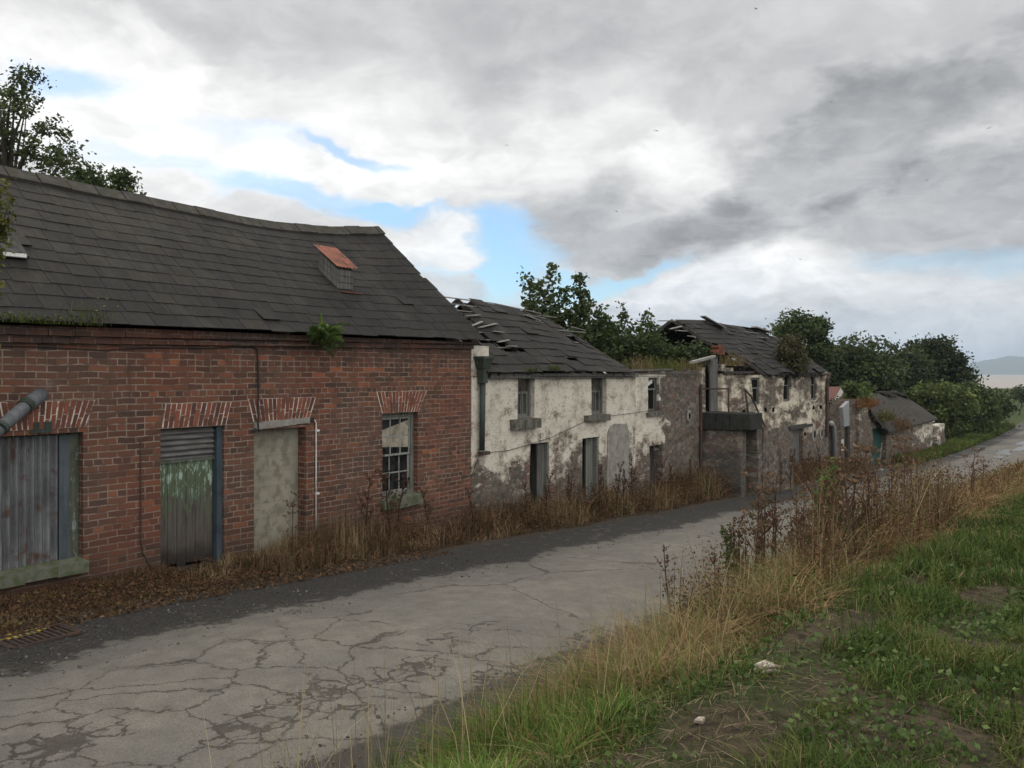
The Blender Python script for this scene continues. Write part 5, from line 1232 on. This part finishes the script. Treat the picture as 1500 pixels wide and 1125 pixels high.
def lawn():
    n = 200000; u, v = ground_pts(n, 1.3, 60, 7.0, 10.2); cl = fbm(u * 1.5, v * 1.8, 4); cl2 = fbm(u * .5 + 3, v * .6, 3)
    ed = 7.45 + .5 * (fbm(u * .7, v * .3) - .5); keep = (NR.rand(n) < sst(v, ed - .35, ed + .3)) & (NR.rand(n) > bare(u, v) * .93) & (NR.rand(n) < .25 + 1.6 * sst(cl, .36, .58))
    u, v, cl, cl2 = u[keep], v[keep], cl[keep], cl2[keep]; n = len(u)
    far = sst(u, 6, 9); h = (.025 + .075 * NR.rand(n) ** 1.5) * (.5 + 1.6 * sst(cl, .35, .65)) * (1 + .9 * far * sst(cl2, .4, .55))
    c = tint(n, (.034, .062, .014), (.080, .118, .030)); y = tint(n, (.080, .098, .026), (.145, .155, .046)); t_ = tint(n, (.13, .10, .05), (.26, .20, .11))
    k = sst(fbm(u * 2 + 7, v * 2, 3), .46, .68)[:, None] * .7; c = c * (1 - k) + y * k; c = np.where((NR.rand(n) < .07 + .45 * sst(v, 8.1, 7.4))[:, None], t_, c)
    blades('grass', np.stack([u, -v, H(u, v) - .01], 1), h, .0026 + .0009 * u + .0022 * NR.rand(n), NR.rand(n) * 1.3, c, 'dry_grass', kind='stuff')
lawn()
def herbs():
    n = 26000; u, v = ground_pts(n, 1.3, 16, 7.3, 10.1); cl = fbm(u * 2.6 + 11, v * 2.6, 4); keep = (cl > .50) & (NR.rand(n) > bare(u, v) * .85) & (v > 7.45)
    u, v, cl = u[keep], v[keep], cl[keep]; n = len(u); z = H(u, v) + .01 + .10 * NR.rand(n) ** 1.5 * sst(cl, .48, .62)
    vv, f, cc = leaves(np.stack([u, -v, z], 1), .014 + .004 * u, tint(n, (.040, .075, .016), (.115, .165, .044)), -.2, .75); tag(npmesh('low_herbs', vv, f, 'leaf', None, cc), kind='stuff')
    n = 9000; u, v = ground_pts(n, 1.3, 12, 6.9, 9.9); keep = (NR.rand(n) < .25 + .6 * bare(u, v)); u, v = u[keep], v[keep]; n = len(u)
    blades('straw', np.stack([u, -v, H(u, v) + .015 + .02 * NR.rand(n)], 1), .05 + .17 * NR.rand(n) ** 2, .002 + .003 * NR.rand(n), .9 + .4 * NR.rand(n), tint(n, (.075, .055, .034), (.30, .235, .145)), 'dry_grass', kind='stuff', flat=np.full(n, .12))
herbs()
def bank():
    n = 120000; u, v = ground_pts(n, 1.2, 62, 6.05, 8.0); cl = fbm(u * 1.6, v * 1.6, 4); ed = 6.42 + .42 * sst(u, 6, 3) + .5 * (fbm(u * .9 + 2, u * 0 + 1, 3) - .5)
    keep = (NR.rand(n) < sst(v, ed - .2, ed + .2)) & (NR.rand(n) < 1 - sst(v, 7.25, 7.95)) & (NR.rand(n) < .10 + 1.6 * sst(cl, .38, .58)) & (NR.rand(n) > .9 * bare(u, v))
    u, v, cl = u[keep], v[keep], cl[keep]; n = len(u); tall = np.interp(u, [1, 3, 6, 10, 16, 30, 60], [.19, .21, .36, .48, .50, .52, .45])
    h = tall * (.35 + .95 * NR.rand(n)) * (.6 + .9 * sst(cl, .38, .62)) * (1 - .5 * sst(v, 7.2, 7.8))
    gz_ = (sst(u, 5.6, 3.9) * .85 + .12 + .50 * sst(fbm(u * .9 + 8, v * .9, 3), .48, .60)).clip(0, .88)[:, None]
    g = tint(n, (.050, .088, .016), (.13, .175, .040)); t_ = tint(n, (.135, .102, .046), (.34, .26, .13)); b = tint(n, (.13, .074, .036), (.26, .155, .072))
    c = np.where(NR.rand(n, 1) < gz_, g, t_); c = np.where(NR.rand(n, 1) < .22 + .3 * sst(u, 7, 13)[:, None], b, c)
    blades('tall_grass', np.stack([u, -v, H(u, v) - .02], 1), h, .0020 + .0007 * u + .002 * NR.rand(n), .2 + NR.rand(n) ** 1.0 * 1.7, c, 'dry_grass', kind='stuff')
    n = 10500; u, v = ground_pts(n, 7.2, 40, 6.3, 7.55); cl = fbm(u * 1.25 + 31, v * 1.5, 4); keep = NR.rand(n) < 1.0 * sst(cl, .46, .60) * (1 - .72 * sst(u, 16, 26)); u, v, cl = u[keep], v[keep], cl[keep]; n = len(u)
    hh = np.interp(u, [7, 9, 12, 20, 30, 40], [.75, 1.30, 1.50, 1.40, .75, .5]) * (.35 + .7 * NR.rand(n)) * (.45 + .8 * sst(cl, .45, .66))
    blades('tall_dry_stalks', np.stack([u, -v, H(u, v) - .02], 1), hh, (.004 + .0004 * u) * (.6 + .6 * NR.rand(n)), NR.rand(n) ** 1.6 * 1.0, np.where(NR.rand(n, 1) < .68, tint(n, (.055, .034, .022), (.155, .092, .054)), np.where(NR.rand(n, 1) < .75, tint(n, (.20, .145, .07), (.40, .30, .155)), tint(n, (.055, .075, .018), (.13, .15, .04)))), 'dry_grass', kind='stuff')
    k = np.repeat(np.arange(n), 5); z = H(u, v)[k] + hh[k] * (.25 + .72 * NR.rand(len(k))); q = np.stack([u[k], -v[k], z], 1) + NR.normal(0, .05, (len(k), 3))
    vv, f, cc = leaves(q, .022 + .0013 * u[k], np.where(NR.rand(len(k), 1) < .18, tint(len(k), (.06, .075, .02), (.13, .14, .04)), tint(len(k), (.060, .036, .023), (.18, .105, .060))), .2); tag(npmesh('withered_leaves', vv, f, 'dry_grass', None, cc), kind='stuff')
    n = 26000; u, v = ground_pts(n, 1.5, 4.2, 6.85, 7.6); cl = fbm(u * 2.2 + 3, v * 2.2, 4); keep = (NR.rand(n) < 1.6 * sst(cl, .36, .55)) & (NR.rand(n) > bare(u, v)) & (v > 6.85 + .25 * fbm(u * 2, v * 0, 3)); u, v, cl = u[keep], v[keep], cl[keep]; n = len(u)
    blades('lush_grass', np.stack([u, -v, H(u, v) - .02], 1), (.08 + .15 * NR.rand(n)) * (.6 + .8 * sst(cl, .36, .6)), .0035 + .0035 * NR.rand(n), .3 + NR.rand(n) * 1.2, np.where(NR.rand(n, 1) < .85, tint(n, (.060, .115, .020), (.15, .225, .050)), tint(n, (.20, .16, .07), (.40, .32, .16))), 'dry_grass', kind='stuff')
    n = 620; u, v = ground_pts(n, 1.6, 25, 6.45, 7.5)                       # thin flowering stalks
    blades('grass_stalks', np.stack([u, -v, H(u, v)], 1), .55 + .45 * NR.rand(n), .0028 + .0006 * u, NR.rand(n) ** 1.5 * .7, tint(n, (.15, .115, .06), (.34, .28, .16)), 'dry_grass', kind='stuff')
    n = 42000; u, v = ground_pts(n, 6, 60, 6.2, 7.7); cl = fbm(u * 1.1 + 4, v * 1.3, 4); keep = cl > .47; u, v, cl = u[keep], v[keep], cl[keep]; n = len(u)
    z = H(u, v) + .62 * NR.rand(n) ** 1.2 * sst(cl, .44, .6); c = tint(n, (.075, .042, .026), (.22, .125, .066)); c = np.where(NR.rand(n, 1) < .15, tint(n, (.04, .05, .014), (.10, .11, .03)), c)
    vv, f, cc = leaves(np.stack([u, -v, z], 1), .014 + .0016 * u, c, .25); tag(npmesh('withered_leaves', vv, f, 'dry_grass', None, cc), kind='stuff')
bank()
n = 16000; u, v = ground_pts(n, 50, 110, -.5, 1.4, 0); 
blades('verge_grass', np.stack([u, -v, H(u, v)], 1), .25 + .35 * NR.rand(n), np.full(n, .09), NR.rand(n), np.where((NR.rand(n) < .8)[:, None], tint(n, (.045, .080, .016), (.11, .15, .035)), tint(n, (.09, .06, .03), (.16, .11, .05))), 'dry_grass', kind='stuff')

def gravel():
    n = 5000; q = NR.rand(n); u, v = ground_pts(n, 1.8, 22, 1.15, 2.9); k = q > .6; v = np.where(k, 5.5 + .95 * NR.rand(n), v); keep = NR.rand(n) < .25 + 1.3 * sst(fbm(u * 1.7, v * 2.2, 4), .45, .62); u, v = u[keep], v[keep]; n = len(u)
    z = np.maximum(road_h(u, v), H(u, v)) + .004; s_ = (.006 + .016 * NR.rand(n) ** 3)[:, None]; d = NR.normal(0, 1, (n, 6, 3)) * .25
    o = np.array([[1, 0, 0], [0, 1, 0], [-1, 0, 0], [0, -1, 0], [0, 0, .6], [0, 0, -.6]])[None] + d; vs = np.stack([u, -v, z], 1)[:, None] + o * s_[:, None]
    f = np.array([[0, 1, 4], [1, 2, 4], [2, 3, 4], [3, 0, 4], [1, 0, 5], [2, 1, 5], [3, 2, 5], [0, 3, 5]])[None] + (np.arange(n) * 6)[:, None, None]
    tag(npmesh('gravel', vs.reshape(-1, 3), f.reshape(-1, 3), 'stalk', None, np.repeat(tint(n, (.04, .037, .032), (.17, .16, .14)), 6, 0)), kind='stuff')
gravel()
# ------------------------------------------------------------------ dead weeds one can tell apart
def weed(name, lab, cat, kind, seed, group):
    """1 m tall dead plant at the origin: stalk part + seed heads part"""
    q = random.Random(seed); t = thing(name, lab, cat, (0, 0, 0), group); m = MB(); P_ = []; C_ = []
    ca, cb = ((.052, .030, .021), (.15, .080, .050)) if kind == 'dock' else ((.085, .055, .036), (.21, .135, .085))
    tip = Vector((q.uniform(-.12, .12), q.uniform(-.12, .12), 1.)); mid = tip * .5 + Vector((q.uniform(-.03, .03), q.uniform(-.03, .03), 0))
    m.tube([(0, 0, -.05), mid, tip], [.013, .010, .004], 6, ca)
    for i in range(q.randint(9, 15)):
        s = q.uniform(.28, .97); a = mid.lerp(tip, s * 2 - 1) if s > .5 else Vector((0, 0, 0)).lerp(mid, s * 2); az = q.uniform(0, 6.28); L = q.uniform(.10, .30) * (1.25 - s * .7)
        e = a + Vector((math.cos(az) * L * .6, math.sin(az) * L * .6, L * .9)); m.tube([a, a.lerp(e, .5) + Vector((math.cos(az) * .02, math.sin(az) * .02, 0)), e], [.005, .004, .002], 4, ca)
        if kind == 'dock':
            for k in range(q.randint(8, 20)): P_.append(np.array(a.lerp(e, q.uniform(.3, 1.05))) + NR.normal(0, .014, 3)); C_.append(tint(1, ca, cb)[0])
        else:
            for k in range(7):
                r_ = Vector((q.gauss(0, .05), q.gauss(0, .05), q.uniform(.02, .06))); m.tube([e, e + r_], [.002, .0012], 3, ca)
                for j in range(3): P_.append(np.array(e + r_) + NR.normal(0, .008, 3)); C_.append(tint(1, ca, cb)[0])
    for i in range(14): s = q.uniform(.05, .7); P_.append(np.array(mid * (2 * s) if s < .5 else mid.lerp(tip, s * 2 - 1)) + NR.normal(0, .05, 3)); C_.append(tint(1, ca, cb)[0])
    m.build('stalk', 'stalk', t); v, f, c = leaves(np.array(P_), .034, np.array(C_), .3, .6); npmesh('withered_foliage', v, f, 'dry_grass', t, c); return t
def put(t, first, px, pyb, pyt, lab, uv=None):
    if uv is None: u, v = G(px, pyb)
    else: u, v = uv
    o = t if first else t.copy()
    if not first:
        COL.objects.link(o)
        for ch in list(t.children): c = ch.copy(); COL.objects.link(c); c.parent = o
    dep = u * CT + (v * -1 - CAMY) * ST; hgt = (pyb - pyt) / F * dep
    o.location = (u, -v, float(H(u, v)) - .02); o.rotation_euler = (0, 0, rr(0, 6.28)); w_ = rr(.8, 1.05); o.scale = (hgt * w_, hgt * w_, hgt); o['label'] = lab; return o
dk = [weed('dead_dock', 'dark brown dead dock plant with seed clusters in the roadside weeds', 'weed', 'dock', s, 'dead dock plants on the bank') for s in (3, 4, 5)]
hg = [weed('dead_hogweed', 'tall dry branching weed with brown seed umbels in the roadside weeds', 'weed', 'hog', s, 'dry branching weeds on the bank') for s in (6, 7, 8)]
LD_ = 'dark brown dead dock with seed clusters, deep in the dense roadside weed thicket'; LH = 'dry branching weed with brown umbels, deep in the dense roadside weed thicket'
used = set()
spots = [('h', 1325, 790, 640), ('h', 1340, 775, 652), ('d', 1312, 785, 668), ('h', 1250, 850, 652), ('h', 1238, 845, 668), ('d', 1275, 835, 690), ('h', 1222, 850, 705), ('d', 1205, 845, 722), ('h', 1190, 860, 700), ('d', 1170, 850, 735), ('h', 1160, 870, 738), ('d', 1140, 855, 742), ('d', 1115, 875, 735), ('h', 1100, 880, 705), ('d', 1090, 870, 755), ('h', 1128, 865, 700),
         ('d', 1075, 865, 752), ('d', 1065, 850, 770), ('d', 1290, 820, 690), ('h', 1265, 830, 672), ('d', 1300, 800, 700), ('h', 1360, 770, 690), ('d', 1350, 765, 700), ('h', 1415, 750, 662), ('d', 1425, 745, 688), ('d', 1395, 750, 685), ('d', 1405, 755, 695), ('h', 1440, 730, 668), ('d', 1470, 720, 690), ('d', 1380, 765, 715), ('h', 1180, 870, 745), ('d', 1150, 860, 760), ('h', 1210, 855, 700), ('d', 1230, 840, 735),
         ('d', 985, 905, 795), ('h', 1110, 885, 770), ('d', 1050, 880, 800), ('d', 1255, 845, 730), ('h', 1285, 815, 665), ('h', 1375, 760, 690), ('d', 1330, 790, 715), ('d', 1095, 880, 790), ('d', 1490, 712, 672), ('d', 1480, 715, 680), ('h', 1165, 855, 722), ('d', 1220, 855, 760), ('d', 1185, 870, 775), ('h', 1143, 865, 725), ('d', 1120, 872, 775)]
ONE = {(985, 905): 'lone dark dead dock stem at the road edge, left of all the other tall weeds', (1325, 790): 'tallest dry branching weed on the bank, standing against the stone hut and pale road', (1340, 775): 'branching dry weed just right of the tallest one, against the far road',
       (1415, 750): 'dry branching weed right of the far road bend, tallest of the right hand clump', (1440, 730): 'rightmost dry branching weed, left of the pale flat stone', (1490, 712): 'reddish dead dock at the right edge beside the pale flat stone', (1480, 715): 'reddish dead dock just left of the pale flat stone', (1100, 880): 'tall dry branching weed at the left front of the dense weed thicket', (1360, 770): 'dry branching weed alone between the two clumps of tall weeds',
       (1250, 850): 'tall dry branching weed right behind the bright green sapling', (1050, 880): 'short dark dead dock at the left foot of the weed thicket', (1065, 850): 'dark dead dock leaning over the road at the left of the thicket', (1470, 720): 'dead dock between the right hand clump and the pale flat stone'}
for i, (k, x, yb, yt) in enumerate(spots):
    src = (dk if k == 'd' else hg)[i % 3]; put(src, src.name not in used, x, yb, yt, ONE.get((x, yb), LD_ if k == 'd' else LH)); used.add(src.name)
wd = weed('dead_dock', 'dead brown weed standing against the brick house, in front of the blocked doorway', 'weed', 'hog', 21, 'dead weeds along the row'); put(wd, True, 0, 838, 752, wd['label'], (U(405), .35))
wd = weed('dead_dock', 'dark dead dock plant beside the left end of the sash window sill', 'weed', 'dock', 22, 'dead weeds along the row'); put(wd, True, 0, 800, 700, wd['label'], (U(566), .25))
for i in range(26):
    u = [9.0, 9.6, 10.5, 11.4, 13.2, 14, 14.6, 15.1, 15.9, 16.8, 17.5, 18.3, 19, 19.8, 20.6, 21.4, 22, 25, 26.4, 27.5, 28.6, 29.5, 31, 32, 33.4, 35][i]
    if i == 0: wd = weed('dead_dock', '', 'weed', 'dock', 23, 'dead weeds at the foot of the row')
    v_ = rr(.25, .8) if u < 23 or u > 28 else rr(1.6, 1.9)
    dep = u * CT + (-v_ - CAMY) * ST; put(wd, i == 0, 0, 100 * 12 / dep * rr(.85, 1.25), 0, 'reddish brown dead dock stem among the undergrowth at the foot of the derelict row', (u, v_))
# green shrub and pale stalks among the weeds
u, v = G(1214, 842); dep = u * CT + (-v - CAMY) * ST; p = Vector((u, -v, float(H(u, v))))
t = thing('green_shrub', 'bright green leafy sapling standing out among the brown roadside weeds', 'shrub', tuple(p))
shoots(t, [(tuple(p), tuple(D(1214 + x, y, dep + rr(-.1, .1)))) for x, y in ((2, 672), (-8, 690), (10, 685), (-14, 708), (14, 700), (-4, 700), (5, 715), (-17, 722), (12, 722))], 85, .052, (.050, .10, .018), (.14, .235, .052), .085, .008)
for (x, yb, yt, lab) in ((1112, 800, 715, 'thin green willowherb stem at the left of the roadside weeds'), (1078, 850, 765, 'leafy dark green dock at the road side edge of the weeds'), (1067, 870, 770, 'shorter leafy green plant beside the road, left of the tall weeds')):
    u, v = G(x, yb + 10); dep = u * CT + (-v - CAMY) * ST; p = Vector((u, -v, float(H(u, v)))); t = thing('leafy_weed', lab, 'weed', tuple(p), 'leafy weeds on the bank')
    shoots(t, [(tuple(p), tuple(D(x + rr(-10, 10), yt + rr(0, 20), dep + rr(-.1, .1)))) for k in range(4)], 24, .045, (.035, .048, .014), (.11, .115, .032), .045, .006)
# green tussocks by the road edge
for (x, y, hh, lab, n) in ((985, 965, .34, 'dark green grass tussock overhanging the road edge below the tall weeds', 600), (760, 1118, .36, 'lush green grass tussock at the bottom of the picture beside the road', 900), (660, 1135, .30, 'small green grass tussock at the bottom, nearest the broken road edge', 500), (880, 1075, .30, 'yellow green tussock right of the lush tussock beside the road', 500)):
    u, v = G(x, y); p = (u, -v, float(H(u, v))); tuft('grass_tussock', lab, 'grass tussock', p, n, hh * .85, (.42, .36, .02), (.030, .058, .010), (.085, .135, .026), 'grass tussocks along the road', .006, 1.3)

# ------------------------------------------------------------------ small things
u, v = G(1124, 991); m = MB(); c = Vector((u, -v, float(H(u, v)) + .03)); a = Vector((.035, -.06, .008)); 
for k in range(5): o = Vector((rr(-.02, .02), rr(-.02, .02), k * .008)); m.tube([c - a * rr(.7, 1.1) + o, c + o + Vector((0, 0, .012)), c + a * rr(.7, 1.1) + o], [.008, .016, .007], 7)
tag(m.build('wood_chunk', 'pale_wood', None, loc=tuple(c)), 'bleached splintered chunk of wood lying on the bare patch of the bank', 'wood')
for (x, y, s_, lab) in ((1025, 1058, .025, 'small pale stone on the bare soil near the bottom of the bank'), (1497, 712, .16, 'pale flat stone in the weeds at the right edge'), (1248, 690, .10, 'pale rubble block lying by the foot of the yard wall'), (1290, 690, .12, 'pale rubble block on the ground in front of the green door')):
    u, v = G(x, y); c = Vector((u, -v, float(H(u, v)))); m = MB(); q = [Vector((sx * s_ * rr(.7, 1.3), sy * s_ * rr(.6, 1.1), sz * s_ * .5 * rr(.7, 1.2))) + c + Vector((0, 0, s_ * .35)) for sz in (-1, 1) for (sx, sy) in ((-1, -1), (1, -1), (1, 1), (-1, 1))]
    m.hexa(q); tag(m.build('stone', 'pale_wood' if s_ < .1 else 'cement', None, loc=tuple(c), bevel=s_ * .2), lab, 'stone', 'loose stones')
g1 = G(8, 945); g2 = G(92, 932); u0, v0 = g1; du = g2[0] - g1[0] + .1; z = float(road_h(np.array(u0 + du / 2), np.array(v0))) + .012
dg = thing('drain_grate', 'rusty iron drain grate in the dark tarmac at the left edge', 'drain', (u0 + du / 2, -v0, z)); m = MB(); W_ = .40
for k in range(11): x = u0 + du * k / 10; m.bar((x, -v0 - W_ / 2, z), (x, -v0 + W_ / 2, z), .022, .02)
m.build('bars', 'rusty_iron', dg); m = MB()
for s_ in (-1, 1): m.bar((u0 - .03, -v0 + s_ * W_ / 2, z + .003), (u0 + du + .03, -v0 + s_ * W_ / 2, z + .003), .035, .022); m.bar((u0 - .03 if s_ < 0 else u0 + du + .03, -v0 - W_ / 2 + .02, z + .002), (u0 - .03 if s_ < 0 else u0 + du + .03, -v0 + W_ / 2 - .02, z + .002), .035, .022)
m.box(u0, u0 + du, -v0 - W_ * .47, -v0 + W_ * .47, z - .02, z - .0095); m.build('frame', 'rusty_iron', dg)
gy = G(28, 933); m = MB(); n = 14; m.add([(gy[0] + .26 * math.cos(k * 6.28 / n) * rr(.7, 1.2), -gy[1] + .10 * math.sin(k * 6.28 / n) * rr(.7, 1.2), z + .008) for k in range(n)], [tuple(range(n))]); tag(m.build('paint_mark', 'yellow_paint', None, loc=(gy[0], -gy[1], z)), 'worn yellow paint mark on the tarmac beside the drain grate', 'paint mark')
def bird(px, py, lab, first=[None]):
    p = D(px, py, 60)
    if first[0] is None:
        t = thing('bird', lab, 'bird', (0, 0, 0), 'birds in the sky'); m = MB(); m.tube([(-.16, 0, 0), (-.06, 0, .01), (.06, 0, .015), (.13, 0, .02), (.17, 0, .015)], [.01, .035, .045, .03, .006], 8); m.build('body', 'bird', t, smooth=True)
        for sg in (-1, 1):
            m = MB(); m.hexa([(-.05, sg * .03, .02), (.07, sg * .03, .02), (.05, sg * .17, .09), (-.04, sg * .17, .085), (-.05, sg * .03, .03), (.07, sg * .03, .03), (.05, sg * .17, .098), (-.04, sg * .17, .093)][::1]); m.hexa([(-.04, sg * .17, .085), (.05, sg * .17, .09), (.0, sg * .36, .05), (-.05, sg * .36, .05), (-.04, sg * .17, .093), (.05, sg * .17, .098), (.0, sg * .36, .054), (-.05, sg * .36, .054)]); m.build('wing', 'bird', t)
        first[0] = t; o = t
    else:
        o = first[0].copy(); COL.objects.link(o)
        for ch in list(first[0].children): c = ch.copy(); COL.objects.link(c); c.parent = o
    o.location = p; o.rotation_euler = (rr(-.5, .5), rr(-.3, .3), rr(0, 6.28)); s_ = rr(.45, .65); o.scale = (s_, s_, s_); o['label'] = lab
for x, y, l in ((1107, 13, 'small dark bird flying highest, at the top edge of the sky'), (1218, 150, 'small dark bird flying left of the dark cloud streak, below the highest bird'), (961, 192, 'small dark bird flying in front of the bright cloud gap'), (1449, 188, 'small dark bird flying furthest to the right'), (1358, 264, 'small dark bird flying in front of the dark cloud on the right'), (903, 310, 'small dark bird flying in front of the grey cloud over the cottages'), (742, 213, 'small dark bird flying furthest to the left'), (1172, 380, 'small dark bird flying lowest, near the cloud base')): bird(x, y, l)

# ------------------------------------------------------------------ air: one even box of haze round everything
def haze():
    m = bpy.data.materials.new('haze'); m.use_nodes = True; t = T(m.node_tree); t.N.clear()
    out = t.N.new('ShaderNodeOutputMaterial'); v = t.N.new('ShaderNodeVolumePrincipled')
    v.inputs['Color'].default_value = (.68, .83, 1., 1); v.inputs['Density'].default_value = 1.6e-4; v.inputs['Anisotropy'].default_value = .2
    t.L.new(v.outputs[0], out.inputs['Volume']); MATS['haze'] = m
    b = MB(); b.box(-9100, 9100, -9100, 9100, -16, 190); tag(b.build('haze', 'haze'), kind='stuff')
haze()
